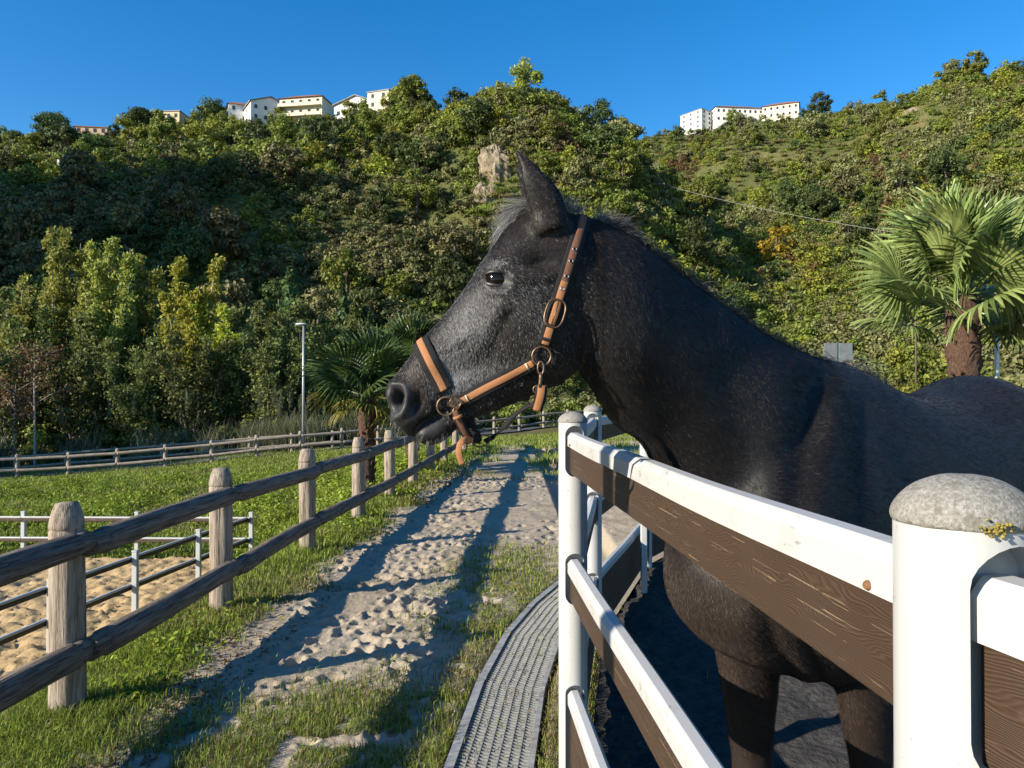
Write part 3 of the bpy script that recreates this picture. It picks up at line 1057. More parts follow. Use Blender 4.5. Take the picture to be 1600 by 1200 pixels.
def strap(path, nrm, width, lift, thick):
    """flat strap along path, nrm = outward normals"""
    P = np.asarray(path, float); N_ = np.asarray(nrm, float)
    T = np.gradient(P, axis=0); T /= np.linalg.norm(T, axis=1)[:, None]
    N_ = N_ - T * np.sum(N_ * T, 1)[:, None]; N_ /= np.linalg.norm(N_, axis=1)[:, None]
    S_ = np.cross(T, N_)
    rings = []
    w = width / 2
    prof = [(-w, 0), (-w, thick * .7), (-w * .9, thick), (0, thick * 1.08), (w * .9, thick), (w, thick * .7), (w, 0)]
    for p, n, s in zip(P, N_, S_):
        rings.append([p + s * a + n * (lift + b) for a, b in prof])
    return loft(np.array(rings))

def plane_path(T_, B_, a0, a1, n=80, org=None):
    """points on the skin where the plane through T_, B_ and the sideways axis cuts the head"""
    C = org if org is not None else (T_ + B_) / 2
    up = (T_ - B_) / np.linalg.norm(T_ - B_)
    pts, nn = [], []
    for a in np.linspace(a0, a1, n):
        d = up * math.cos(a) + np.array([0, -1, 0]) * math.sin(a)
        o = C + d * .6
        hit, nm, _, _ = HBVH.ray_cast(Vector(o), Vector(-d))
        if hit is None: continue
        pts.append(np.array(hit)); nn.append(np.array(nm) * .5 + d * .5)
    return np.array(pts), np.array(nn)

def relax(P, N_, n, it=10):
    A = resample(np.hstack([P, N_]), n)
    A = smooth_path(A, it)
    return A[:, :3], A[:, 3:]

def padded(path, nrm, wb, wo, mat, name, lift=.004):
    hl(name + '_padding', strap(path, nrm, wb, lift - .003, .0045), 'black_padding')
    hl(name, strap(path, nrm, wo, lift + .0015, .0018), mat)

# noseband: over the nose from cheek to cheek
P_, N_ = plane_path(W(656, 529, HD), W(716, 648, HD), math.radians(128), math.radians(-128), 120)
P_, N_ = relax(P_, N_, 90, 12)
padded(P_, N_, .043, .0160, 'orange_webbing', 'noseband', .006)
# crown strap behind the ears
P_, N_ = plane_path(W(914, 331, HD), W(849, 541, HD), math.radians(150), math.radians(-150), 200, (W(914, 331, HD) * .45 + W(849, 541, HD) * .55))
zlow = W(0, 541, HD - .09)[2]
keep = P_[:, 2] > zlow
P_, N_ = P_[keep], N_[keep]
P_, N_ = relax(P_, N_, 120, 16)
k0 = int(120 * .19)
hl('crown_padding', strap(P_, N_, .034, .003, .004), 'black_padding')
hl('crown_strap', strap(P_[k0:], N_[k0:], .0165, .0075, .0026), 'brown_webbing')
hl('buckle_strap', strap(P_[:k0 + 4], N_[:k0 + 4], .0165, .0085, .0026), 'orange_webbing')
CP, CN = P_, N_
def frame_at(i):
    T = CP[min(i + 2, len(CP) - 1)] - CP[max(i - 2, 0)]
    T = T / np.linalg.norm(T)
    n = CN[i] - T * np.dot(CN[i], T); n /= np.linalg.norm(n)
    return CP[i], T, n, np.cross(T, n)
def ring_obj(name, c, ax, ay, ra, rb, r, mat, power=2.0, parent=None):
    a = np.linspace(0, 2 * math.pi, 40)
    ca, sa = np.cos(a), np.sin(a)
    e = 2 / power
    pts = c + np.outer(np.sign(ca) * np.abs(ca) ** e * ra, ax) + np.outer(np.sign(sa) * np.abs(sa) ** e * rb, ay)
    return hl(name, tube(pts, r, 10, False), mat, parent)
def nearest(px, py):
    q = np.array([(800 + p[0] / p[1] * 1200, 615 - (p[2] - CAMZ) / p[1] * 1200) for p in CP[:60]])
    return int(np.argmin(np.hypot(q[:, 0] - px, q[:, 1] - py)))
i = nearest(872, 492)
c, T, n, s = frame_at(i)
ring_obj('buckle', c + n * .013, T, s, .0315, .021, .0023, 'old_brass', 2.8)
hl('buckle_tongue', tube([c - T * .03 + n * .014, c + n * .0165, c + T * .03 + n * .0155], .0016, 8), 'old_brass')
for px, py in [(900, 392), (895, 412), (890, 434), (884, 455)]:
    c, T, n, s = frame_at(nearest(px, py))
    e = ring_obj('eyelet', c + n * .0108, T, s, .0042, .0042, .0013, 'eyelet_steel')
    a = np.linspace(0, 2 * math.pi, 16, endpoint=False)
    ringA = c + n * .0102 + np.outer(np.cos(a) * .0034, T) + np.outer(np.sin(a) * .0034, s)
    hl('eyelet_hole', loft(np.array([ringA, ringA + n * .0005])), 'black_padding', e)
for px, py in [(866, 512), (858, 533)]:
    c, T, n, s = frame_at(nearest(px, py))
    hl('keeper', strap([c - s * .017 + n * .009, c - s * .006 + n * .012, c + s * .006 + n * .012, c + s * .017 + n * .009], [n] * 4, .007, .001, .002), 'black_padding')

# cheek straps, rings, on both sides
def skin_path(pts, n, far, lift=0.0):
    Q = resample(np.array(pts, float), n)
    ps, ns = [], []
    for x, y in Q:
        p, m = headhit(x, y, far)
        ps.append(p); ns.append(m)
    ps, ns = np.array(ps), np.array(ns)
    A = smooth_path(np.hstack([ps, ns]), 14)
    return A[:, :3], A[:, 3:]
for far in (False, True):
    sg = -1 if far else 1
    P_, N_ = skin_path([(720, 627), (760, 606), (800, 584), (834, 566)], 46, far)
    N_ = N_ * .5 + np.array([0, -sg, 0]) * .5
    P_ = P_ + np.array([0, -sg * .003, 0])
    hl('cheek_padding', strap(P_, N_, .032, .002, .004), 'black_padding')
    hl('cheek_strap', strap(P_, N_, .0148, .0062, .0017), 'orange_webbing')
    if not far:
        T0 = P_[-4] - P_[-6]; T0 /= np.linalg.norm(T0)
        n0 = N_[-5] / np.linalg.norm(N_[-5]); s0 = np.cross(T0, n0)
        hl('stitching', strap([P_[-5] - s0 * .0085 + n0 * .009, P_[-5] + s0 * .0085 + n0 * .009], [n0, n0], .0035, .001, .0012), 'stitch')
        T0 = P_[5] - P_[3]; T0 /= np.linalg.norm(T0); n0 = N_[4] / np.linalg.norm(N_[4]); s0 = np.cross(T0, n0)
        hl('stitching', strap([P_[4] - s0 * .008 + n0 * .009, P_[4] + s0 * .008 + n0 * .009], [n0, n0], .003, .001, .0012), 'stitch')
    # ring below the ear strap
    c, m = headhit(846, 557, far)
    m = np.array([0, -sg, 0])
    c = c + m * .010
    ring_obj('ring', c, np.array([1.0, 0, 0]), np.array([0, 0, 1.0]), .0205, .0205, .0026, 'old_brass')
    # noseband ring and square fitting
    c2, m2 = headhit(709, 632, far)
    c2 = c2 + m * .010
    ring_obj('ring', W(698, 637, 1.0) * 0 + c2 + np.array([-.017, 0, -.004]), np.array([1.0, 0, 0]), np.array([0, 0, 1.0]), .0195, .0205, .0026, 'old_brass')
    me = bevel_box(.024, .009, .026, .002)
    fo = obj('fitting', me, MATS['old_brass'], halter, c2 + np.array([.004, -sg * .003, .004]) - np.array([0, HD, 1.45]), (0, math.radians(25), 0))
    z = np.array([(-.007, 0, .006), (-.0045, 0, -.006), (-.001, 0, .004), (.0025, 0, -.006), (.006, 0, .006)]) + np.array([0, -sg * .0052, 0])
    v, f = tube(z, .0011, 6)
    obj('mark', mesh_np('mark', v, f), MATS['old_brass'], fo)
    for q in (-.012, .012):
        v, f = tube(np.array([(q, -sg * .003, -.012), (q + .002, -sg * .004, .012)]), .0024, 8)
        obj('fitting_bar', mesh_np('fitting_bar', v, f), MATS['old_brass'], fo)
# depth of the near ring plane
c2, _ = headhit(709, 632); dn = c2[1] - .012
# chin strap with a loose end
def fl(pts, d): return np.array([W(x, y, dd) for (x, y), dd in zip(pts, d)])
P_ = spline(fl([(711, 641), (718, 658), (727, 676), (736, 690)], [dn, dn + .006, dn + .02, dn + .04]), 24)
N_ = np.tile([-.15, -1, -.1], (24, 1))
hl('chin_padding', strap(P_, N_, .022, -.001, .004), 'black_padding')
hl('chin_strap', strap(P_, N_, .0125, .003, .0024), 'brown_webbing')
hl('keeper', strap([W(709, 654, dn - .004), W(715, 652, dn - .007), W(722, 649, dn - .004)], [[0, -1, 0]] * 3, .0065, .002, .002), 'orange_webbing')
P_ = spline(fl([(739, 688), (727, 687), (719, 694), (717, 708), (722, 726)], [dn + .03, dn + .012, dn + .004, dn + .004, dn + .010]), 30)
hl('loose_end', strap(P_, np.tile([-.2, -1, .05], (30, 1)), .0135, 0, .0018), 'orange_webbing')
P_ = spline(np.array([W(736, 688, dn + .04), W(746, 690, dn + .07), W(744, 676, HD), W(738, 668, 2 * HD - dn - .06), W(725, 655, 2 * HD - dn)]), 24)
hl('under_chin_strap', strap(P_, np.tile([0, 0, -1.0], (24, 1)), .02, 0, .004), 'black_padding')
hl('chin_drop', strap(spline(fl([(729, 644), (733, 660), (738, 678), (742, 690)], [HD - .01] * 4), 14), np.tile([0, -1, 0], (14, 1)), .026, 0, .005), 'black_padding')
ring_obj('ring', W(753, 689, dn + .06), np.array([.9, .3, .15]), np.array([0.1, .35, .93]), .020, .014, .002, 'old_brass')
# throat strap, snap hook and tab
c, _ = headhit(846, 557); ds = c[1] - .012
hk = ring_obj('snap_hook', W(845, 575, ds - .004), np.array([1.0, 0, 0]), np.array([0, 0, 1.0]), .0065, .014, .0022, 'old_brass')
hl('snap_stem', tube([W(845, 582, ds - .003), W(845, 590, ds - .003), W(844, 599, ds - .002), W(844, 604, ds)], [.0035, .0046, .0038, .0075], 12), 'old_brass', hk)
ring_obj('tab_loop', W(844, 608, ds), np.array([1.0, 0, .05]), np.array([0, 0, 1.0]), .0145, .008, .0022, 'old_brass', 3.0)
P_ = spline(fl([(846, 603), (845, 615), (842, 628), (838, 641)], [ds, ds - .002, ds + .002, ds + .008]), 18)
hl('tab_padding', strap(P_, np.tile([0, -1, 0], (18, 1)), .026, -.002, .004), 'black_padding')
hl('tab', strap(P_, np.tile([0, -1, 0], (18, 1)), .016, .0025, .0026), 'orange_webbing')
P_ = spline(fl([(837, 632), (822, 637), (803, 650), (788, 668), (773, 682), (757, 690)], [ds + .01, ds + .03, ds + .05, ds + .06, dn + .07, dn + .06]), 40)
hl('throat_strap', strap(P_, np.tile([0, -.8, .5], (40, 1)), .011, 0, .003), 'black_padding')
# ================================================================== fences
t = NT('log_wood')
v = t.coord('Object', (1.2, 14, 14))
a = t.noise(v, 3.0, 6, .65, .4)
b = t.noise(t.coord('Object', (2.5, 60, 60)), 2.0, 4, .6)
c = t.ramp(a, [(.28, (.11, .085, .062)), (.45, (.25, .20, .155)), (.62, (.36, .31, .25)), (.8, (.27, .215, .165))])
t.col(t.mix(t.math('MULTIPLY', t.math('LESS_THAN', b, .40), .65), c, (.07, .052, .04)))
t.bump(t.math('ADD', a, b), .75, .012)
t.set(Roughness=.85, Specular_IOR_Level=.2)

t = NT('log_wood_shaded')  # darker copy of the log wood: the rails' shaded side put into the colour
v = t.coord('Object', (1.0, 16, 16))
a = t.noise(v, 3.0, 6, .65, .4)
b = t.noise(t.coord('Object', (1.6, 60, 60)), 2.0, 4, .6)
c = t.ramp(a, [(.28, (.065, .05, .04)), (.45, (.16, .13, .105)), (.62, (.26, .22, .18)), (.8, (.18, .147, .118))])
t.col(t.mix(t.math('MULTIPLY', t.math('LESS_THAN', b, .42), .75), c, (.028, .022, .018)))
t.bump(t.math('ADD', a, b), .9, .016)
t.set(Roughness=.85, Specular_IOR_Level=.2)

t = NT('end_grain')
v = t.coord('Object')
wv = t.n('ShaderNodeTexWave', wave_type='RINGS', rings_direction='X'); wv.inputs['Scale'].default_value = 28; wv.inputs['Distortion'].default_value = 2.0
t.l(v, wv.inputs['Vector'])
t.col(t.ramp(wv.outputs['Fac'], [(0, (.16, .125, .095)), (1, (.30, .25, .20))]))
t.set(Roughness=.9)

def log_mesh(length, r0, r1, seed, m=18, tenon=.0, crack=True, chamfer=0.0, groove=None):
    """log along +X from 0 to length, uneven; optional thinner ends, chamfered far end, saw groove"""
    rng = np.random.default_rng(seed)
    xs = np.linspace(0, length, max(14, int(length / .07)))
    extra = []
    if tenon: extra += [tenon - .012, tenon, length - tenon, length - tenon + .012]
    if groove: extra += [groove - .006, groove - .0035, groove + .0035, groove + .006]
    if chamfer: extra += [length - chamfer, length - chamfer * .7, length - chamfer * .38, length - chamfer * .12]
    xs = np.unique(np.concatenate([xs, extra])) if extra else xs
    th = np.linspace(0, 2 * math.pi, m, endpoint=False)
    X, T = np.meshgrid(xs, th, indexing='ij')
    r = r0 + (r1 - r0) * X / length
    p = np.stack([X.ravel() * 1.6, np.cos(T).ravel() * .8 + seed * 3.1, np.sin(T).ravel() * .8], 1)
    nz = (fbm(p, 3, seed) - .5).reshape(X.shape)
    nf = (vnoise(np.stack([X.ravel() * 4, T.ravel() * 5, np.full(X.size, seed * 1.7)], 1), seed) - .5).reshape(X.shape)
    r = r * (1 + .22 * nz + .05 * nf)
    if crack:
        for k in range(6):
            a0, x0, L = rng.uniform(0, 6.28), rng.uniform(0, length), length * rng.uniform(.2, .5)
            d = np.abs((T - a0 - .15 * np.sin(X * 3) + math.pi) % (2 * math.pi) - math.pi)
            r = r - .013 * np.exp(-(d / .13) ** 2) * np.exp(-((X - x0) / L) ** 4)
    if tenon:
        r = r * np.where((X < tenon - .004) | (X > length - tenon + .004), .84, 1)
    if groove:
        r = r - .009 * np.exp(-((X - groove) / .0035) ** 4)
    if chamfer:
        q = np.clip((X - (length - chamfer)) / chamfer, 0, 1)
        r = r * (1 - .34 * q ** 1.6)
    wig = np.stack([np.zeros_like(xs), .012 * np.sin(xs * 1.7 + seed), .012 * np.sin(xs * 1.3 + seed * 2)], 1) if length > 1.5 else np.zeros((len(xs), 3))
    P = np.stack([X + 0 * r, r * np.cos(T) + wig[:, 1:2], r * np.sin(T) + wig[:, 2:3]], -1)
    vv, f = loft(P)
    return mesh_np('log', vv, f)

def aim(o, p0, p1, roll=0.0):
    """place an object whose length lies along +X from p0 towards p1"""
    d = Vector(p1) - Vector(p0)
    o.location = Vector([float(c) for c in p0])
    q = d.to_track_quat('X', 'Z')
    o.rotation_euler = (q.to_matrix() @ Matrix.Rotation(roll, 3, 'X')).to_euler()

def post_and_rail(root, pts, post_h, post_r, rail_z, rail_r, side, seed, zfun, tenon=.12, over=.0, detail=True, skip_rail=()):
    """round posts with two rows of log rails, each log its own part"""
    ox, oy = root.location.x, root.location.y
    oz = root.location.z
    nvar = 5
    pm = [log_mesh(post_h + .25, post_r * 1.04, post_r * .98, seed + k, 30 if detail else 10, 0, detail, .11 if detail else .06, post_h + .25 - .135 if detail else None) for k in range(nvar)]
    for k, (x, y) in enumerate(pts):
        z = float(zfun(x, y))
        o = obj('post', pm[k % nvar], MATS['log_wood'], root)
        jig = random.uniform(-.012, .012)
        aim(o, (x - ox, y - oy, z - .25 - oz), (x - ox + jig, y - oy + random.uniform(-.012, .012), z + 1 - oz), random.uniform(0, 6))
    rm = {}
    for k in range(len(pts) - 1):
        (x0, y0), (x1, y1) = pts[k], pts[k + 1]
        z0, z1 = float(zfun(x0, y0)), float(zfun(x1, y1))
        dx, dy = x1 - x0, y1 - y0
        L = math.hypot(dx, dy)
        nx, ny = dy / L * side, -dx / L * side
        for r, h in enumerate(rail_z):
            if (k, r) in skip_rail: continue
            Lr = math.dist((x0, y0, z0), (x1, y1, z1))
            key = (round(Lr, 1), (k + r * 2) % nvar)
            if key not in rm:
                rm[key] = log_mesh(Lr + over * 2, rail_r, rail_r * .94, seed + 20 + key[1] + r, 30 if detail else 9, tenon, detail)
            o = obj('rail', rm[key], MATS['log_wood_shaded' if detail else 'log_wood'], root)
            off = post_r * .95 + rail_r * .35
            j0, j1 = random.uniform(-.012, .012), random.uniform(-.012, .012)
            a = Vector((x0 + nx * off - ox, y0 + ny * off - oy, z0 + h + j0 - oz))
            b = Vector((x1 + nx * off - ox, y1 + ny * off - oy, z1 + h + j1 - oz))
            dd = (b - a).normalized() * over
            aim(o, a - dd, b + dd, random.uniform(0, 6))

# near rustic fence along the path
ys_ = [2.0, 3.95, 5.78, 7.80, 9.85, 11.75, 13.7, 15.7, 17.7, 19.7, 21.7, 23.7]
nf_ = empty('log_fence', 'weathered log post-and-rail fence running along the left of the sandy path', 'fence', (-2.2, 8, 0))
post_and_rail(nf_, [(float(fence_x(y)), y) for y in ys_], 1.06, .084, (.85, .32), .070, 1, 3, near_z)

# far rustic fences beside the road
F1 = [(-30, 31.9), (-26, 33.4), (-22.1, 34.7), (-14.7, 36.7), (-8.7, 38.8), (-3, 44), (2, 48.5), (8, 53), (14, 56)]
def walk(pts, step, n=400):
    C = spline(np.array(pts, float), n)
    d = np.concatenate([[0], np.cumsum(np.linalg.norm(np.diff(C, axis=0), axis=1))])
    s = np.arange(0, d[-1], step)
    return [(float(np.interp(q, d, C[:, 0])), float(np.interp(q, d, C[:, 1]))) for q in s]
f1 = empty('log_fence', 'long pale log fence on the grassy bank beyond the sand arena', 'fence', (-10, 38.5, -1.4))
post_and_rail(f1, walk(F1, 2.05), 1.08, .10, (.86, .36), .075, 1, 40, ground_z, 0, .0, False)
F2 = [(-31, 36.5), (-24, 38.3), (-18, 40.8), (-12, 42.6), (-6, 44.6)]
f2 = empty('log_fence', 'second pale log fence across the narrow road, against the dark trees', 'fence', (-16, 41, -1.5))
post_and_rail(f2, walk(F2, 2.2), 1.0, .09, (.86, .34), .07, 1, 60, ground_z, 0, .0, False)

# ---- white arena fence
t = NT('white_paint')
v = t.coord('Object')
a = t.noise(v, 9, 5, .6)
b = t.noise(v, 55, 3, .6)
c = t.mix(t.math('MULTIPLY', t.math('GREATER_THAN', a, .60), .35), (.46, .46, .455), (.37, .36, .335))
t.col(t.mix(t.math('MULTIPLY', t.math('GREATER_THAN', t.math('ADD', t.math('MULTIPLY', t.noise(t.coord('Object', (.35, 1, 1)), 70, 4, .7), .7), t.math('MULTIPLY', a, .42)), .705), .6), c, (.22, .19, .16)))
t.bump(b, .06, .002)
t.set(Roughness=.38, Specular_IOR_Level=.45)
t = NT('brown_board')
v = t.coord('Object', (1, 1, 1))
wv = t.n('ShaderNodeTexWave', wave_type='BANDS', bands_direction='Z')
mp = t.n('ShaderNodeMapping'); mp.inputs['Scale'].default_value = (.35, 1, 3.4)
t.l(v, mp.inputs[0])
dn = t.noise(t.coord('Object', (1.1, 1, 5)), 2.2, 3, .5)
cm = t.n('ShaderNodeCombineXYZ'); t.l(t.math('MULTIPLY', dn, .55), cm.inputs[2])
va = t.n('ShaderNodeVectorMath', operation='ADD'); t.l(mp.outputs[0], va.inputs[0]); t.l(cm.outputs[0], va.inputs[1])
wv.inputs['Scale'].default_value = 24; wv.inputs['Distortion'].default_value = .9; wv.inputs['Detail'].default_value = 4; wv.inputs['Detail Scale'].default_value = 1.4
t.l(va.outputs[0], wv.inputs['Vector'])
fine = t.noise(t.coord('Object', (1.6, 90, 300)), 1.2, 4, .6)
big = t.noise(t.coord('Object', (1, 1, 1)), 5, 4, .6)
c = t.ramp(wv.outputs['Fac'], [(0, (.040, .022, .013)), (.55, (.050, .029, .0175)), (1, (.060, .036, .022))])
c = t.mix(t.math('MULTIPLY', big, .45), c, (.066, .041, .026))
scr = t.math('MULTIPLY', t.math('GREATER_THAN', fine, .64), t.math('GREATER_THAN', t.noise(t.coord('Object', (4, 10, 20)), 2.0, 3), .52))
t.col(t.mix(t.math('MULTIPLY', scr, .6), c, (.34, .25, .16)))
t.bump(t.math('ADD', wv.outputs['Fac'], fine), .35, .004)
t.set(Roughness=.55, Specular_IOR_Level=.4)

af = empty('arena_fence', 'low white post fence with two rails around the sandy riding arena', 'fence', (-5.3, 14, -1.62))
ax_, ay_, az_ = -5.3, 14, -1.62
apm = bevel_box(.075, .075, .98, .008)
arp = [(-6.15, 5.6), (-5.92, 7.6), (-5.74, 9.6), (-5.55, 11.35), (-5.33, 13.1), (-5.08, 15.0)]
afar = [(-5.08 - 2.25 * k, 15.0 + .05 * k) for k in range(1, 12)]
for x, y in arp + afar:
    o = obj('post', apm, MATS['white_paint'], af, (x - ax_, y - ay_, .42))
    cp = obj('post_cap', bevel_box(.085, .085, .03, .010), MATS['white_paint'], o, (0, 0, .50))
def rail_between(p0, p1, z, mat, name='rail', h=.07, th=.045, root=af, org=(ax_, ay_, 0)):
    L = math.dist(p0, p1)
    me = bevel_box(L, th, h, .012)
    o = obj(name, me, mat, root, ((p0[0] + p1[0]) / 2 - org[0], (p0[1] + p1[1]) / 2 - org[1], z), (0, 0, math.atan2(p1[1] - p0[1], p1[0] - p0[0])))
    return o
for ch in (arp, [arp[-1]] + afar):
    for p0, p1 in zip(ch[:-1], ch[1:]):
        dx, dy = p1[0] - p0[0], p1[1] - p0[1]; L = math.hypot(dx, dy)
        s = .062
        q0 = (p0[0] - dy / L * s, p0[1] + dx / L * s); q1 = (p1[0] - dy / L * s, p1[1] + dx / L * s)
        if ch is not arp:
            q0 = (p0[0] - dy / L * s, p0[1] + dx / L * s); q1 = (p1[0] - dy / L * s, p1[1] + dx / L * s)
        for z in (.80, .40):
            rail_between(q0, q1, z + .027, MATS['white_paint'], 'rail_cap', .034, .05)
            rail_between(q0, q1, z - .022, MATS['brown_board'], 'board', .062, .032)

# ---- white paddock fence with brown boards
t = NT('post_white')
v = t.world()
a = t.noise(t.world((1, 1, .5)), 6, 5, .6)
b = t.noise(v, 75, 2, .5)
c = t.mix(t.math('MULTIPLY', t.math('GREATER_THAN', a, .58), .28), (.435, .435, .43), (.37, .36, .335))
t.col(t.mix(t.math('MULTIPLY', t.math('GREATER_THAN', b, .72), .7), c, (.22, .19, .16)))
t.set(Roughness=.33, Specular_IOR_Level=.5)

t = NT('cap_stone')
v = t.coord('Object')
a = t.noise(v, 260, 5, .7)
b = t.noise(v, 60, 4, .6)
c = t.ramp(a, [(.3, (.15, .135, .115)), (.5, (.26, .245, .215)), (.68, (.38, .37, .35))])
c = t.mix(t.math('MULTIPLY', t.math('GREATER_THAN', b, .60), .6), c, (.16, .15, .12))
t.col(t.mix(t.math('MULTIPLY', t.math('GREATER_THAN', t.noise(v, 26, 4, .6), .68), .6), c, (.20, .16, .06)))
t.bump(a, .9, .003)
t.set(Roughness=.9, Specular_IOR_Level=.2)
plain('lichen', (.20, .16, .035), .95, nscale=90, var=.6)
plain('rust', (.16, .075, .03), .8, nscale=80, var=.4)
plain('bolt_steel', (.18, .16, .14), .45, .7)

PR = .0575
PTOP = CAMZ - .072
RAIL_T = [PTOP - .082, PTOP - .582, PTOP - 1.095]      # tops of the three rails
CAP_H, BOARD_H = .053, .106
pf = empty('paddock_fence', 'white tubular paddock fence with brown boards and domed grey post caps', 'fence', (.3, 3.0, 0))
PO = Vector((.3, 3.0, 0))

def slotted_post(px_, py_, dirs):
    bm = bmesh.new()
    bmesh.ops.create_cone(bm, cap_ends=True, segments=72, radius1=PR, radius2=PR, depth=PTOP - .038 + .3)
    bmesh.ops.translate(bm, verts=bm.verts, vec=(0, 0, (PTOP - .038 - .3) / 2))
    me = bpy.data.meshes.new('post'); bm.to_mesh(me); bm.free()
    cuts = []
    for (dx, dy) in dirs:
        ang = math.atan2(dy, dx)
        for i, zt in enumerate(RAIL_T):
            top, bot = zt + .028, (zt - CAP_H - BOARD_H - .014 if i < 2 else .02)
            hw = .037
            pr = []
            for k in range(13):
                a = math.pi * k / 12
                pr.append((hw * math.cos(a), top - hw + hw * math.sin(a)))
            for k in range(13):
                a = math.pi + math.pi * k / 12
                pr.append((hw * math.cos(a), bot + hw + hw * math.sin(a)))
            ring0 = [[.022, y, z] for y, z in pr]; ring1 = [[.12, y, z] for y, z in pr]
            vv, f = loft(np.array([ring0, ring1]))
            c, s = math.cos(ang), math.sin(ang)
            vv = np.stack([vv[:, 0] * c - vv[:, 1] * s, vv[:, 0] * s + vv[:, 1] * c, vv[:, 2]], 1)
            cuts.append((vv, f))
    if cuts:
        cv, cf = join(cuts)
        cm_ = mesh_np('cut', cv, cf, False)
        bmf = bmesh.new(); bmf.from_mesh(cm_); bmesh.ops.recalc_face_normals(bmf, faces=bmf.faces); bmf.to_mesh(cm_); bmf.free()
        o1 = bpy.data.objects.new('a', me); o2 = bpy.data.objects.new('b', cm_)
        COL.objects.link(o1); COL.objects.link(o2)
        md = o1.modifiers.new('x', 'BOOLEAN'); md.object = o2; md.operation = 'DIFFERENCE'; md.solver = 'EXACT'
        dg = bpy.context.evaluated_depsgraph_get()
        res = bpy.data.meshes.new_from_object(o1.evaluated_get(dg))
        bpy.data.objects.remove(o1); bpy.data.objects.remove(o2)
        me = res
    me.polygons.foreach_set('use_smooth', np.ones(len(me.polygons), bool))
    try:
        me.set_sharp_from_angle(angle=math.radians(35))
    except Exception:
        pass
    return me

def dome_mesh(seed):
    rows = []
    m = 64
    q = np.linspace(0, math.pi / 2, 26)
    A = np.stack([np.maximum((PR + .0022) * np.cos(q) ** .95, .0008), -.020 + .039 * np.sin(q) ** 1.1], 1)
    A = np.vstack([[PR - .004, -.025], [PR + .0012, -.0235], A])
    th = np.linspace(0, 2 * math.pi, m, endpoint=False)
    for r, z in A:
        p = np.stack([r * np.cos(th), r * np.sin(th), np.full(m, z)], 1)
        k = (fbm(p * 60 + seed, 3, seed) - .5) * .0035
        rows.append(p * (1 + k[:, None] / max(r, .01) * .6))
    v, f = loft(np.array(rows))
    return mesh_np('post_cap', v, f)

def cap_profile():
    w, h = .027, CAP_H
    return np.array([(-w, -h), (-w, -.016), (-w + .011, -.003), (-w + .015, 0), (w - .015, 0), (w - .011, -.003), (w, -.016), (w, -h), (w - .004, -h), (w - .004, -.03), (-w + .004, -.03), (-w + .004, -h)])

nP = len(PEN)
for k in range(nP):
    x, y = PEN[k]
    dirs = []
    for j in (k - 1, k + 1):
        if 0 <= j < nP:
            d = Vector((PEN[j][0] - x, PEN[j][1] - y)).normalized()
            dirs.append((d.x, d.y))
    o = obj('post', slotted_post(x, y, dirs), MATS['post_white'], pf, (x - PO.x, y - PO.y, 0))
    c = obj('post_cap', dome_mesh(k), MATS['cap_stone'], o, (0, 0, PTOP - .019))
    if k == 1:
        vs = []
        for q in range(55):
            ang = math.radians(-122) + random.gauss(0, .09) + .42
            zz = -.021 + random.gauss(0, .0035)
            rr = PR + .004 + random.uniform(0, .003)
            s = random.uniform(.0009, .0022)
            b0 = np.array([rr * math.cos(ang), rr * math.sin(ang), zz])
            nrm = RNG.normal(size=(6, 3)); nrm /= np.linalg.norm(nrm, axis=1)[:, None]
            p6 = np.array([[1, 0, 0], [-1, 0, 0], [0, 1, 0], [0, -1, 0], [0, 0, 1], [0, 0, -1.0]]) * s * RNG.uniform(.7, 1.4, (6, 1)) + b0
            vs.append((p6, [np.array([[0, 2, 4], [2, 1, 4], [1, 3, 4], [3, 0, 4], [2, 0, 5], [1, 2, 5], [3, 1, 5], [0, 3, 5]])]))
        lv_, lf_ = join(vs)
        obj('lichen', mesh_np('lichen', lv_, lf_), MATS['lichen'], o, (0, 0, PTOP - .019))
    # bolts on the post beside the lowest rails
    if k in (1, 2, 3):
        for (dx, dy) in dirs:
            for zz in (RAIL_T[2] - .025, RAIL_T[2] - .16, RAIL_T[2] - .30):
                ang = math.atan2(dy, dx) + .68
                bm = bmesh.new(); bmesh.ops.create_uvsphere(bm, u_segments=10, v_segments=6, radius=.006)
                me = bpy.data.meshes.new('bolt'); bm.to_mesh(me); bm.free()
                obj('bolt', me, MATS['bolt_steel'], o, (PR * math.cos(ang), PR * math.sin(ang), zz))

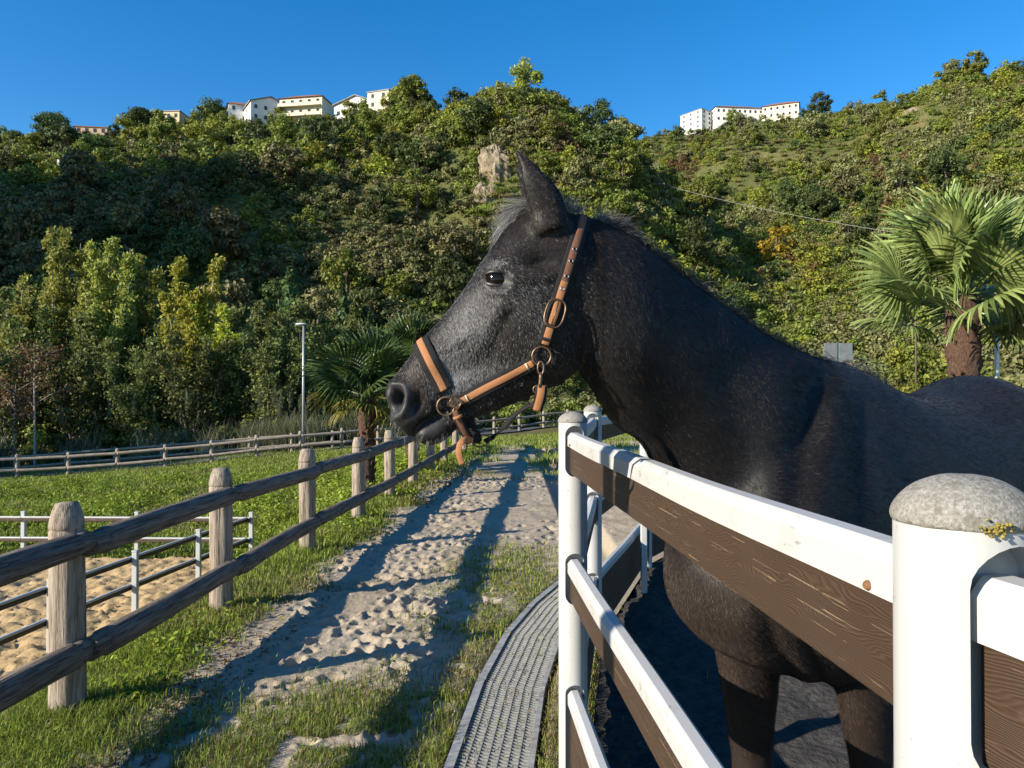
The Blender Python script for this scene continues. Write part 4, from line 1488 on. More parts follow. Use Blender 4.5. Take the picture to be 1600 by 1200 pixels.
for k in range(nP - 1):
    a = Vector((*PEN[k], 0)); b = Vector((*PEN[k + 1], 0))
    d = (b - a); L = d.length; d.normalize()
    ang = math.atan2(d.y, d.x)
    mid = (a + b) / 2 - PO
    Lr = L - 2 * PR + .05
    for i, zt in enumerate(RAIL_T):
        prf = cap_profile()
        xs = np.linspace(-Lr / 2, Lr / 2, 30)
        sag = -.006 * (1 - (2 * xs / Lr) ** 2) + .0018 * np.sin(xs * 5 + i + k)
        rings = np.array([[[X, p[0], p[1] + sg] for p in prf] for X, sg in zip(xs, sag)])
        v, f = loft(rings)
        me = mesh_np('rail_cap', v, f, False)
        obj('rail_cap', me, MATS['white_paint'], pf, (mid.x, mid.y, zt), (0, 0, ang))
        nb = 1 if i < 2 else 3
        for q in range(nb):
            bh = BOARD_H if i < 2 else .118
            me = bevel_box(Lr, .034, bh + (.022 if q == 0 else -.004), .004)
            zc = zt - CAP_H - bh / 2 + (.011 if q == 0 else 0) - q * bh - .002
            o = obj('board', me, MATS['brown_board'], pf, (mid.x, mid.y, zc), (0, 0, ang))
    if k in (0, 1):
        # rust stains and screws at the slots
        for e, sg in ((a, 1), (b, -1)):
            for zz in (RAIL_T[0] - .045,):
                n = Vector((-d.y, d.x, 0))
                p = e + d * sg * (PR + .055) + n * .0275 - PO
                bm = bmesh.new(); bmesh.ops.create_uvsphere(bm, u_segments=10, v_segments=6, radius=.0055)
                me = bpy.data.meshes.new('screw'); bm.to_mesh(me); bm.free()
                obj('screw', me, MATS['rust'], pf, (p.x, p.y, zz))
# slim props along the paddock boards
for (x, y) in ((1.03, 6.45),):
    me = bevel_box(.05, .05, 1.0, .006)
    obj('prop', me, MATS['white_paint'], pf, (x + .06 - PO.x, y - .08 - PO.y, .42))

# ---- drain grate beside the paddock
plain('grate_metal', (.24, .24, .225), .6, .15, nscale=30, var=.25)
plain('grate_edge', (.30, .30, .295), .6, .1, nscale=20, var=.25)
plain('grate_dark', (.030, .030, .028), .9)
gt = empty('drain_grate', 'grey slotted drain grate strip set in the path beside the white paddock fence', 'grate', (0, 4.5, 0))
GO = np.array([0, 4.5, 0])
for k in range(len(GRATE_L) - 1):
    A0, A1 = np.array([*GRATE_L[k], .0]), np.array([*GRATE_L[k + 1], .0])
    B0, B1 = np.array([*GRATE_R[k], .0]), np.array([*GRATE_R[k + 1], .0])
    def P(s, t_, z): # s along, t across
        a = A0 + (A1 - A0) * s; b = B0 + (B1 - B0) * s
        return a + (b - a) * t_ + np.array([0, 0, z]) - GO
    def strip(s0, s1, t0, t1, z0, z1):
        v = np.array([P(s0, t0, z0), P(s0, t1, z0), P(s1, t0, z0), P(s1, t1, z0), P(s0, t0, z1), P(s0, t1, z1), P(s1, t0, z1), P(s1, t1, z1)])
        f = np.array([[0, 2, 3, 1], [4, 5, 7, 6], [0, 1, 5, 4], [2, 6, 7, 3], [0, 4, 6, 2], [1, 3, 7, 5]])
        return v, [f]
    g0 = .004
    pan = empty('grate_panel', None, None)
    pan.parent = gt
    for t0, t1 in ((0, .11), (.935, 1.0)):
        v, f = strip(g0, 1 - g0, t0, t1, -.05, .012)
        obj('edge_strip', mesh_np('edge_strip', v, f, False), MATS['grate_edge'], pan)
    nl = 7
    for j in range(1, nl):
        tt = .11 + .825 * j / nl
        v, f = strip(g0, 1 - g0, tt - .0045, tt + .0045, -.03, .0035)
        obj('long_bar', mesh_np('long_bar', v, f, False), MATS['grate_metal'], pan)
    L = np.linalg.norm((A1 + B1 - A0 - B0) / 2)
    nb = int(L / .031)
    bars = [strip((j + .30) / nb, (j + .70) / nb, .11, .935, -.028, .002) for j in range(nb)]
    v, f = join(bars)
    o = obj('cross_bar', mesh_np('cross_bar', v, f, False), MATS['grate_metal'], pan)
    o['kind'] = 'stuff'
    v, f = strip(0, 1, .10, .94, -.12, -.09)
    obj('channel', mesh_np('channel', v, f, False), MATS['grate_dark'], pan)
# ================================================================== trees, palms, scrub, grass
def leaf_mat(name, dark, light, trans=.3, nscale=.6, rough=.55):
    t = NT(name)
    oi = t.n('ShaderNodeObjectInfo')
    at = t.n('ShaderNodeAttribute', attribute_name='tint')
    n = t.noise(t.coord('Object'), nscale, 3, .6)
    f = t.math('ADD', t.math('MULTIPLY', at.outputs['Fac'], .55), t.math('MULTIPLY', n, .6))
    c = t.ramp(f, [(.30, dark), (.85, light)])
    hs = t.n('ShaderNodeHueSaturation')
    t.l(t.math('ADD', t.math('MULTIPLY', oi.outputs['Random'], .03), .487), hs.inputs['Hue'])
    t.l(t.math('ADD', t.math('MULTIPLY', oi.outputs['Random'], .5), .75), hs.inputs['Value'])
    t.l(c, hs.inputs['Color'])
    t.col(hs.outputs[0])
    t.set(Roughness=rough, Specular_IOR_Level=.3)
    tr = t.n('ShaderNodeBsdfTranslucent')
    t.l(hs.outputs[0], tr.inputs['Color'])
    mx = t.n('ShaderNodeMixShader'); mx.inputs[0].default_value = trans
    t.l(t.b.outputs[0], mx.inputs[1]); t.l(tr.outputs[0], mx.inputs[2])
    t.l(mx.outputs[0], t.out.inputs[0])
    return t.m
leaf_mat('leaf_dark', (.040, .062, .018), (.11, .14, .036))
leaf_mat('leaf_pine', (.038, .068, .020), (.10, .145, .038))
leaf_mat('leaf_mid', (.105, .135, .022), (.25, .275, .046))
leaf_mat('leaf_yellow', (.16, .18, .024), (.36, .36, .048), .35)
leaf_mat('leaf_gold', (.22, .16, .02), (.45, .33, .03), .35)
leaf_mat('leaf_brown', (.085, .082, .030), (.20, .18, .068), .15)
leaf_mat('leaf_olive', (.11, .12, .045), (.25, .245, .090), .2)
leaf_mat('leaf_rust', (.10, .060, .028), (.22, .125, .055), .25)
leaf_mat('leaf_poplar', (.17, .20, .034), (.44, .44, .10), .42)
leaf_mat('leaf_bright', (.24, .27, .03), (.55, .54, .08), .45)
leaf_mat('leaf_willow', (.075, .10, .026), (.21, .235, .062), .3)
leaf_mat('leaf_reed', (.080, .095, .045), (.20, .20, .11), .25)
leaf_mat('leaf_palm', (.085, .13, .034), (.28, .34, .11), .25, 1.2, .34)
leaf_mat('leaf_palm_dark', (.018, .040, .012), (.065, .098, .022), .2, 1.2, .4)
leaf_mat('grass_blade', (.10, .15, .018), (.30, .35, .055), .35, 1.5)
leaf_mat('grass_dry', (.13, .115, .035), (.34, .28, .12), .3, 1.5)
leaf_mat('weed_leaf', (.115, .165, .014), (.30, .37, .035), .35, 2.0)
plain('bark', (.13, .10, .075), .9, nscale=8, var=.45)
plain('pale_bark', (.34, .31, .27), .85, nscale=6, var=.35)

def set_tint(me, tint, per):
    a = me.attributes.new('tint', 'FLOAT', 'FACE')
    a.data.foreach_set('value', np.repeat(tint, per).astype(np.float32))

def leaves(P, size, rng, outward=None, aspect=.55, up=.4, droop=None):
    """one folded diamond leaf (two triangles) at each point"""
    n = len(P)
    nr = rng.normal(size=(n, 3))
    if outward is not None:
        nr = nr * .55 + outward * 1.2
    nr[:, 2] += up
    nr /= np.linalg.norm(nr, axis=1)[:, None]
    a = rng.normal(size=(n, 3))
    if droop is not None: a = a + droop
    a -= nr * np.sum(a * nr, 1)[:, None]
    a /= np.linalg.norm(a, axis=1)[:, None]
    b = np.cross(nr, a)
    s = (size * rng.uniform(.6, 1.35, n))[:, None]
    v = np.stack([P - a * s, P + b * s * aspect + nr * s * .12, P + a * s, P - b * s * aspect + nr * s * .12], 1).reshape(-1, 3)
    q = np.arange(4 * n).reshape(n, 4)
    return v, q

def crown_mesh(name, P, size, rng, **kw):
    v, q = leaves(P, size, rng, **kw)
    me = mesh_np(name, v, q, False)
    set_tint(me, rng.random(len(P)), 1)
    return me

def clumped(rng, nclump, nleaf, R, shape, hollow=.5, spread=.28):
    """leaf points in clumps through a crown; shape(u) -> (radius factor) with height 0..1"""
    out, cen = [], []
    while len(cen) < nclump:
        p = rng.uniform(-1, 1, 3)
        r = np.linalg.norm(p[:2])
        h = (p[2] + 1) / 2
        lim = shape(h)
        if r > lim or r < lim * hollow * rng.random(): continue
        cen.append(p)
    cen = np.array(cen)
    k = rng.integers(0, nclump, nleaf)
    sc = spread * rng.uniform(.6, 1.3, nclump)
    g = rng.normal(size=(nleaf, 3))
    g /= np.linalg.norm(g, axis=1)[:, None]
    rad = rng.random((nleaf, 1)) ** .45
    P = cen[k] + g * rad * sc[k][:, None] * np.array([1, 1, .8])
    return P, g, cen

def round_crown(seed, nclump=26, nleaf=1500, size=.10, spread=.34, flat=.8, name='crown'):
    rng = np.random.default_rng(seed)
    P, g, cen = clumped(rng, nclump, nleaf, 1, lambda h: math.sqrt(max(0, 1 - (2 * h - 1) ** 2)) * .85, .6, spread)
    P[:, 2] = (P[:, 2] * flat)
    return crown_mesh(name, P, size, rng, outward=g), cen * np.array([1, 1, flat])

# ---- scrub variants (unit radius, centre a little above the ground)
def bush_mesh(seed, nleaf, size, flat=.75, nclump=16, spread=.40):
    rng = np.random.default_rng(seed)
    P, g, cen = clumped(rng, nclump, nleaf, 1, lambda h: (1 - h ** 2.2) ** .5 * .9, .3, spread)
    P[:, 2] = (P[:, 2] + .75) * flat
    me = crown_mesh('bush', P, size, rng, outward=g)
    return me

plain('twig', (.10, .08, .06), .9)
SCRUB = []
for i, (mt, n) in enumerate([('leaf_dark', 3), ('leaf_mid', 3), ('leaf_olive', 3), ('leaf_brown', 3), ('leaf_yellow', 2), ('leaf_rust', 1)]):
    for k in range(n):
        me = bush_mesh(100 + i * 7 + k, 900, .105, random.uniform(.62, .95))
        me.materials.append(MATS[mt])
        SCRUB.append((mt, me))
VAR = {}
for i, (mt, me) in enumerate(SCRUB):
    VAR.setdefault(mt, []).append(i)

def scatter(name, pts, scl, rot, var, meshes, mats=None):
    """geometry-node instances of small plants: uncountable vegetation only"""
    c = bpy.data.collections.new(name + '_kinds')
    for i, me in enumerate(meshes):
        o = bpy.data.objects.new('%s_kind_%02d' % (name, i), me)
        c.objects.link(o)
    me = bpy.data.meshes.new(name)
    me.vertices.add(len(pts))
    me.vertices.foreach_set('co', np.asarray(pts, np.float32).ravel())
    for nm, a, ty in (('scl', scl, 'FLOAT'), ('rotz', rot, 'FLOAT'), ('var', var, 'INT')):
        at = me.attributes.new(nm, ty, 'POINT')
        at.data.foreach_set('value', np.asarray(a, np.float32 if ty == 'FLOAT' else np.int32))
    ng = bpy.data.node_groups.new(name, 'GeometryNodeTree')
    ng.interface.new_socket('Geometry', in_out='INPUT', socket_type='NodeSocketGeometry')
    ng.interface.new_socket('Geometry', in_out='OUTPUT', socket_type='NodeSocketGeometry')
    N = ng.nodes.new; L = ng.links.new
    gi, go = N('NodeGroupInput'), N('NodeGroupOutput')
    ci = N('GeometryNodeCollectionInfo'); ci.inputs['Collection'].default_value = c
    ci.inputs['Separate Children'].default_value = True; ci.inputs['Reset Children'].default_value = True
    ip = N('GeometryNodeInstanceOnPoints'); ip.inputs['Pick Instance'].default_value = True
    def na(nm, ty):
        n = N('GeometryNodeInputNamedAttribute'); n.data_type = ty; n.inputs['Name'].default_value = nm
        return n.outputs['Attribute']
    cx = N('ShaderNodeCombineXYZ')
    L(na('rotz', 'FLOAT'), cx.inputs[2])
    L(gi.outputs[0], ip.inputs['Points']); L(ci.outputs[0], ip.inputs['Instance'])
    L(na('var', 'INT'), ip.inputs['Instance Index']); L(cx.outputs[0], ip.inputs['Rotation']); L(na('scl', 'FLOAT'), ip.inputs['Scale'])
    L(ip.outputs[0], go.inputs[0])
    o = obj(name, me)
    md = o.modifiers.new('scatter', 'NODES'); md.node_group = ng
    return tag(o, kind='stuff')

rs = np.random.default_rng(77)
def hill_points(n, r0=78, r1=460, a0=-.86, a1=.88):
    """random spots on the slopes, somewhat denser nearby"""
    r = r0 * (r1 / r0) ** rs.random(n)
    a = rs.uniform(a0, a1, n)
    x, y = r * a, r
    return x, y, ground_z(x, y)
CLIFFS = [np.array(terrain_hit(772, 285)[:2]), np.array(terrain_hit(1432, 172)[:2])]
x, y, z = hill_points(20500, 78, 460, -1.3, 1.45)
ok = z > 2.0
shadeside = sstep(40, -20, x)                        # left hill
nz = fbm2(x, y, 1 / 35., 3, 91)
nz2 = fbm2(x, y, 1 / 12., 3, 95)
open_ = (x > 30) & (nz2 > .55) & (rs.random(len(x)) < .45)    # grassy gaps on the right hill
for c in CLIFFS: ok &= np.hypot(x - c[0], (y - c[1] + 3) * .6) > 3.6
ok &= ~open_
x, y, z, nz, shadeside = x[ok], y[ok], z[ok], nz[ok], shadeside[ok]
r = np.clip((fbm2(x, y, 1 / 26., 3, 191) - .5) * 2.2 + .5 + rs.normal(0, .17, len(x)), 0, .999)
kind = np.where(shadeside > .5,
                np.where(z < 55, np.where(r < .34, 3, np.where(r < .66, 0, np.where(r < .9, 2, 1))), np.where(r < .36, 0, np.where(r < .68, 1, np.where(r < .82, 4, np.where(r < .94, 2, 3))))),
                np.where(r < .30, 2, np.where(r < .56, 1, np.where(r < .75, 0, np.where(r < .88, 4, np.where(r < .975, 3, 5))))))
mts = ['leaf_dark', 'leaf_mid', 'leaf_olive', 'leaf_brown', 'leaf_yellow', 'leaf_rust']
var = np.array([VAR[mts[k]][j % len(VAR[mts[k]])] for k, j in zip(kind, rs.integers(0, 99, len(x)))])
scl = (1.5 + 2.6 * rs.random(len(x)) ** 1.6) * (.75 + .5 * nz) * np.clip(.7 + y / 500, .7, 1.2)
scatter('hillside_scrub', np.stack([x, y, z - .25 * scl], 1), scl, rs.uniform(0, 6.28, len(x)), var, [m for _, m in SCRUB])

# tufts of dry grass carpeting the open slopes
def tuft_mesh(seed, n=160, mt='grass_dry'):
    rng = np.random.default_rng(seed)
    P = rng.normal(size=(n, 3)) * np.array([.45, .45, .10]); P[:, 2] = np.abs(P[:, 2])
    me = crown_mesh('tuft', P, .22, rng, aspect=.25, up=.1, droop=np.array([0, 0, 1.2]))
    me.materials.append(MATS[mt])
    return me
x, y, z = hill_points(22000, 90, 440, -.05, 1.4)
ok = z > 3
x, y, z = x[ok], y[ok], z[ok]
scatter('hillside_grass', np.stack([x, y, z], 1), rs.uniform(1.4, 3.0, len(x)), rs.uniform(0, 6, len(x)), rs.integers(0, 4, len(x)),
        [tuft_mesh(1), tuft_mesh(2, 160, 'leaf_olive'), tuft_mesh(3, 160, 'grass_blade'), tuft_mesh(4, 160, 'leaf_mid')])

# ---- individual trees on the slopes
def trunk_mesh(H, r, seed, limbs, lean=.06):
    rng = np.random.default_rng(seed)
    k = 7
    P = np.array([[lean * H * math.sin(i * .7 + seed), lean * H * math.cos(i * .9 + seed), H * i / (k - 1)] for i in range(k)]) * np.array([.5, .5, 1])
    P[0, :2] = 0
    parts = [tube(P, np.linspace(r, r * .4, k), 8)]
    for c in limbs:
        s = rng.uniform(.35, .9)
        b = np.array([np.interp(s * H, P[:, 2], P[:, j]) for j in range(3)])
        mid = (b + c) / 2 + np.array([0, 0, -.06 * H])
        parts.append(tube(spline(np.array([b, mid, c]), 6), np.linspace(r * .38, r * .08, 6), 5))
    v, f = join(parts)
    return mesh_np('trunk', v, f)

HT = {}
def hill_kind(key, mt, seeds, nleaf, size, flat, nclump, spread, trunk=True):
    L = []
    for s in seeds:
        cm_, cen = round_crown(s, nclump, nleaf, size, spread, flat)
        v = np.zeros(len(cm_.vertices) * 3, np.float32); cm_.vertices.foreach_get('co', v); v = v.reshape(-1, 3)
        v[:, 2] += 1.25
        cm_.vertices.foreach_set('co', v.ravel())
        cm_.materials.append(MATS[mt])
        tm = trunk_mesh(1.5, .085, s, [c * .75 + np.array([0, 0, 1.25]) for c in cen[:7]])
        tm.materials.append(MATS['bark'])
        L.append((tm, cm_))
    HT[key] = L
hill_kind('evergreen', 'leaf_dark', (201, 202, 203), 2800, .072, .85, 34, .32)
hill_kind('green', 'leaf_mid', (211, 212, 213), 2600, .075, .85, 30, .32)
hill_kind('yellow', 'leaf_yellow', (221, 222), 2400, .075, .9, 22, .33)
hill_kind('gold', 'leaf_gold', (225,), 1200, .10, .9, 22, .33)
hill_kind('brown', 'leaf_brown', (231, 232), 2400, .075, .8, 22, .35)
hill_kind('olive', 'leaf_olive', (241, 242), 2400, .075, .8, 22, .35)
hill_kind('pine', 'leaf_pine', (251, 252, 253), 4200, .060, .72, 34, .36)

def place_tree(name, key, k, x, y, z, s, label, cat, group, sz=1.0):
    tm, cm_ = HT[key][k % len(HT[key])]
    e = empty(name, label, cat, (x, y, z), random.uniform(0, 6.28), group)
    e.scale = (s, s, s * sz)
    obj('trunk', tm, None, e)
    obj('crown', cm_, None, e)
    return e
LAB = {'evergreen': ('evergreen_tree', 'dark green round evergreen tree standing among the hillside scrub', 'dark evergreens on the hillside'),
       'green': ('hillside_tree', 'mid green leafy tree standing among the hillside scrub', 'green trees on the hillside'),
       'yellow': ('autumn_tree', 'yellow-green leafy tree turning colour on the hillside', 'yellow-green trees on the hillside'),
       'brown': ('dry_tree', 'brownish half-dry bushy tree on the lower slope of the hill', 'brown trees on the hillside'),
       'olive': ('olive_tree', 'grey-green olive-like bushy tree on the hill slope', 'grey-green trees on the hillside')}
def named(key, x, z, s):
    nm = LAB[key][0]
    look = {'evergreen': 'dark green round evergreen', 'green': 'mid green leafy tree', 'yellow': 'yellow-green autumn tree', 'brown': 'brownish half-dry bushy tree', 'olive': 'grey-green olive-like tree'}[key]
    size = 'small' if s < 3.6 else 'large' if s > 4.8 else 'middle-sized'
    where = 'on the slope just below the ridge villas' if x < 20 and z > 70 else 'on the lower slope above the poplars and palms' if x < 20 else 'on the hill rising behind the horse back'
    return nm, '%s %s %s' % (size, look, where), '%ss %s' % (look, where)
x, y, z = hill_points(900, 95, 420, -.8, .8)
ok = (z > 6)
for c in CLIFFS: ok &= np.hypot(x - c[0], y - c[1]) > 10
x, y, z = x[ok][:235], y[ok][:235], z[ok][:235]
for i in range(len(x)):
    r = random.random()
    if x[i] < 20 and z[i] < 55: key = 'brown' if r < .38 else 'evergreen' if r < .72 else 'olive' if r < .9 else 'green'
    elif x[i] < 20: key = 'evergreen' if r < .42 else 'green' if r < .76 else 'yellow'
    else: key = 'olive' if r < .30 else 'green' if r < .60 else 'evergreen' if r < .88 else 'yellow'
    sc_ = random.uniform(3.3, 6.2) * (.75 + y[i] / 900)
    nm, lb, gp = named(key, x[i], z[i], sc_)
    place_tree(nm, key, i, x[i], y[i], z[i] - .5, sc_, lb, 'tree', gp, random.uniform(.9, 1.25))

def on_ridge(px, d):
    X = (px - 800) / 1200 * d
    return X, d, float(ground_z(np.array([X]), np.array([d]))[0])
# pines standing on the skyline (place along the crest, distance, crown radius, stretch)
for px, d, s, sz, lab in [(75, 262, 6.6, 1.25, 'tall dark pine with a broken crown at the left end of the ridge'),
                          (112, 266, 3.8, 1.0, 'low dark pine beside the tall broken pine on the ridge'),
                          (133, 270, 3.4, 1.05, 'smaller dark pine close to the peach house on the ridge'),
                          (150, 262, 3.0, 1.1, 'dark pine in front of the peach house on the ridge'),
                          (215, 272, 7.2, .95, 'broad umbrella pine between the peach and the yellow house'),
                          (150, 230, 6.4, .95, 'umbrella pine standing below the houses on the slope'),
                          (330, 280, 6.6, 1.35, 'big dark pine beside the white gabled house'),
                          (472, 276, 3.4, 1.5, 'pine behind the cream house with the red roof'),
                          (503, 274, 3.6, 1.25, 'pine at the right end of the cream house'),
                          (538, 270, 3.0, 1.2, 'small round pine between the cream house and the white sheds'),
                          (578, 262, 3.6, 1.4, 'pine against the upper white house'),
                          (640, 240, 5.0, 1.5, 'tall pine right of the upper white house')]:
    X, Y, Z = on_ridge(px, d)
    place_tree('pine_tree', 'pine', px, X, Y, Z - .5, s * .8, lab, 'tree', 'pines on the skyline', sz)
for px, py, d, s, key, lab in [(1215, 400, 150, 5.6, 'gold', 'golden yellow tree at the edge of the shadow on the right slope'),
                           (1112, 290, 230, 4.6, 'green', 'bright round green bush-tree in the gully of the right hill'),
                           (650, 320, 150, 5.2, 'green', 'broad light green tree halfway up the left hill'),
                           (905, 285, 150, 4.2, 'olive', 'grey-green oak behind the horse ears'),
                           (760, 390, 62, 2.4, 'yellow', 'thin yellow-leaved tree just in front of the horse forehead')]:
    X, Y, Z = terrain_hit(px, py + 22, 60) if d > 100 else on_ridge(px, d)
    place_tree('autumn_tree' if key != 'olive' else 'olive_tree', key, 0, X, Y, Z - .4, s, lab, 'tree', None, 1.0)

# trees crowding round the houses
for px, d, s, key in [(95, 255, 3.4, 'evergreen'), (175, 268, 3.2, 'evergreen'), (190, 262, 3.0, 'green'), (285, 272, 3.4, 'evergreen'), (240, 270, 3.2, 'green'), (345, 266, 3.4, 'olive'), (398, 262, 4.2, 'evergreen'), (425, 262, 3.8, 'evergreen'),
                      (370, 266, 2.8, 'green'), (452, 258, 2.8, 'green'), (485, 258, 3.2, 'yellow'), (515, 256, 3.2, 'yellow'), (545, 250, 3.4, 'yellow'), (572, 248, 3.0, 'green'), (605, 246, 3.8, 'yellow'), (620, 244, 4.2, 'evergreen'), (665, 238, 3.8, 'green'),
                      (300, 276, 3.4, 'evergreen'), (20, 262, 3.6, 'evergreen'), (45, 258, 3.4, 'green'), (0, 266, 4.0, 'green'),
                      (1060, 396, 4.6, 'evergreen'), (1082, 392, 4.2, 'olive'), (1108, 380, 2.8, 'green'), (1132, 380, 2.6, 'olive'), (1155, 378, 2.8, 'evergreen'), (1178, 378, 2.6, 'evergreen'), (1198, 380, 3.6, 'evergreen'), (1225, 376, 2.6, 'olive'), (1258, 384, 5.0, 'evergreen'), (1270, 388, 5.0, 'green')]:
    X, Y, Z = on_ridge(px, d)
    nm, lb, gp = named(key, X, Z, 3)
    lb = lb.replace('small', 'house-side').replace('on the slope just below the ridge villas', 'crowding round the ridge villas').replace('on the hill rising behind the horse back', 'in front of the white skyline terrace')
    place_tree(nm, key, px, X, Y, Z - .8, s * .82, lb, 'tree', gp, random.uniform(1.0, 1.3))

# ---- trees at the foot of the hill
def poplar(seed, H, R, nleaf, size, mt, bark, stems=5, up=1.0):
    rng = np.random.default_rng(seed)
    Ps, trunks = [], []
    for k in range(stems):
        a = rng.uniform(0, 6.28); lean = rng.uniform(.0, .9) * R
        top = np.array([math.cos(a) * lean, math.sin(a) * lean, H * rng.uniform(.72, 1.0)])
        base = np.array([math.cos(a), math.sin(a), 0]) * R * .12 * rng.random()
        path = spline(np.array([base, base * .5 + top * .45 + rng.normal(size=3) * .25, top]), 14)
        trunks.append(tube(path, np.linspace(.05 + .004 * H, .012, 14), 6))
        n = nleaf // stems
        nb = 26
        for b in range(nb):
            s = rng.uniform(.22, 1.0) ** .8
            p = np.array([np.interp(s, np.linspace(0, 1, 14), path[:, j]) for j in range(3)])
            L = R * (1.08 - s) * rng.uniform(.35, .75) + .25
            aa = rng.uniform(0, 6.28)
            d = np.array([math.cos(aa), math.sin(aa), up * rng.uniform(.6, 1.3)]); d /= np.linalg.norm(d)
            e = p + d * L
            trunks.append(tube(np.array([p, (p + e) / 2 + np.array([0, 0, -.03 * L]), e]), [.018, .012, .005], 4))
            m = n // nb
            t_ = rng.random((m, 1)) ** .7
            Ps.append(p + (e - p) * t_ + rng.normal(size=(m, 3)) * (.10 + .10 * L))
    P = np.vstack(Ps)
    cm_ = crown_mesh('crown', P, size, rng, up=.2)
    cm_.materials.append(MATS[mt])
    v, f = join(trunks)
    tm = mesh_np('trunk', v, f); tm.materials.append(MATS[bark])
    return tm, cm_
def conifer(seed, nleaf=2600):
    rng = np.random.default_rng(seed)
    h = rng.random(nleaf) ** 1.25
    r = (1 - h) * .26 * (.75 + .35 * np.sin(h * 60)) * rng.uniform(.5, 1.1, nleaf)
    a = rng.uniform(0, 6.28, nleaf)
    P = np.stack([np.cos(a) * r, np.sin(a) * r, .06 + h * .94], 1)
    cm_ = crown_mesh('crown', P, .022, rng, outward=np.stack([np.cos(a), np.sin(a), 0 * a], 1), up=.2)
    cm_.materials.append(MATS['leaf_pine'])
    v, f = tube([[0, 0, 0], [0, 0, .5], [0, 0, .97]], [.03, .02, .004], 7)
    tm = mesh_np('trunk', v, f); tm.materials.append(MATS['bark'])
    return tm, cm_
NEAR = {'poplar': [poplar(301 + k, 1.0 * 11, 2.3, 8400, .11, 'leaf_poplar', 'pale_bark') for k in range(3)],
        'willow': [poplar(311 + k, 1.0 * 8, 2.9, 6000, .12, 'leaf_willow', 'bark', 7, .7) for k in range(3)],
        'scrubtree': [poplar(321 + k, 6.5, 2.6, 5600, .12, 'leaf_mid', 'bark', 8, .55) for k in range(2)],
        'bright': [poplar(306, 11, 2.5, 9500, .115, 'leaf_bright', 'pale_bark')],
        'conifer': [conifer(331), conifer(332)]}
def near_tree(name, key, k, px, d, s, label, group=None, sz=1.0, rz=None):
    X = (px - 800) / 1200 * d
    z = float(ground_z(np.array([X]), np.array([d]))[0])
    tm, cm_ = NEAR[key][k % len(NEAR[key])]
    e = empty(name, label, 'tree', (X, d, z - .1), random.uniform(0, 6.28) if rz is None else rz, group)
    e.scale = (s, s, s * sz)
    obj('trunk', tm, None, e); obj('crown', cm_, None, e)
G1 = 'poplars behind the pale log fences'
for px, d, s, sz in [(30, 62, 1.2, 1.1), (88, 58, 1.32, 1.16), (135, 61, 1.35, 1.15), (178, 57, 1.22, 1.15), (214, 60, 1.25, 1.08), (60, 64, 1.3, 1.1), (160, 64, 1.3, 1.1), (8, 54, 1.1, 1.1), (110, 55, 1.15, 1.05), (195, 63, 1.3, 1.05), (240, 61, 1.05, 1.0), (150, 55, 1.05, 1.1)]:
    near_tree('poplar', 'poplar', px, px, d, s, 'slender pale-leaved poplar in the stand above the dark thicket', G1, sz)
near_tree('poplar', 'bright', 0, 290, 50, 1.2, 'brightest yellow-green poplar, standing apart from the pale stand', G1, 1.02)
near_tree('poplar', 'bright', 0, 345, 51, .95, 'shorter yellow-green poplar leaning on the brightest poplar', G1, .95)
near_tree('poplar', 'poplar', 2, 400, 59, .9, 'low bushy poplar between the brightest poplar and the street lamp', G1, .95)
near_tree('poplar', 'poplar', 0, 318, 60, 1.2, 'poplar standing close behind the brightest yellow-green poplar', G1, .95)
G2 = 'thicket of willows behind the log fences'
for i, (px, d, s) in enumerate([(-70, 50, 1.0), (-20, 48, 1.0), (30, 47, .95), (80, 50, .95), (125, 47, .9), (170, 50, .95), (215, 48, .9), (260, 50, .95), (300, 47.5, .9), (345, 50, .95), (390, 52, 1.0), (425, 49, .92), (465, 53, 1.0), (505, 56, .95), (545, 54, .9), (590, 57, .95), (635, 58, .9), (680, 60, .95), (725, 62, .9), (770, 62, .85), (815, 64, .85), (860, 62, .8), (910, 64, .8), (960, 60, .8)]):
    near_tree('willow', 'willow', i, px, d, s, 'shady willow in the thicket ' + ('below the pale poplar stand' if px < 240 else 'around the brightest poplar' if px < 400 else 'behind the grey street lamp' if px < 520 else 'behind the two dark fan palms' if px < 700 else 'behind the horse head'), G2, random.uniform(.9, 1.1))
for i, (px, d, s) in enumerate([(-30, 57, 1.35), (20, 58, 1.4), (70, 55, 1.3), (120, 58, 1.35), (165, 55, 1.3), (210, 57, 1.3), (255, 59, 1.35), (310, 56, 1.25), (365, 58, 1.3), (410, 57, 1.25), (455, 60, 1.2), (500, 61, 1.15), (550, 62, 1.15), (600, 63, 1.15), (660, 64, 1.1)]):
    near_tree('willow', 'willow', i + 1, px, d, s, 'taller light-green willow filling the gap ' + ('between the pale poplars' if px < 240 else 'beside the brightest poplar' if px < 400 else 'behind the street lamp and conifers'), 'tall light-green willows of the thicket', random.uniform(.95, 1.15))
for i, (px, d, s) in enumerate([(452, 66, 14.5), (535, 66, 13.0), (578, 68, 10.5)]):
    near_tree('conifer', 'conifer', i, px, d, s, ['slim conifer rising behind the lamp post', 'taller slim conifer above the low palm', 'short slim conifer right of its taller neighbour'][i], None)
near_tree('autumn_tree', 'scrubtree', 0, 640, 66, 1.2, 'light green bushy tree behind the fan palms by the log fence')
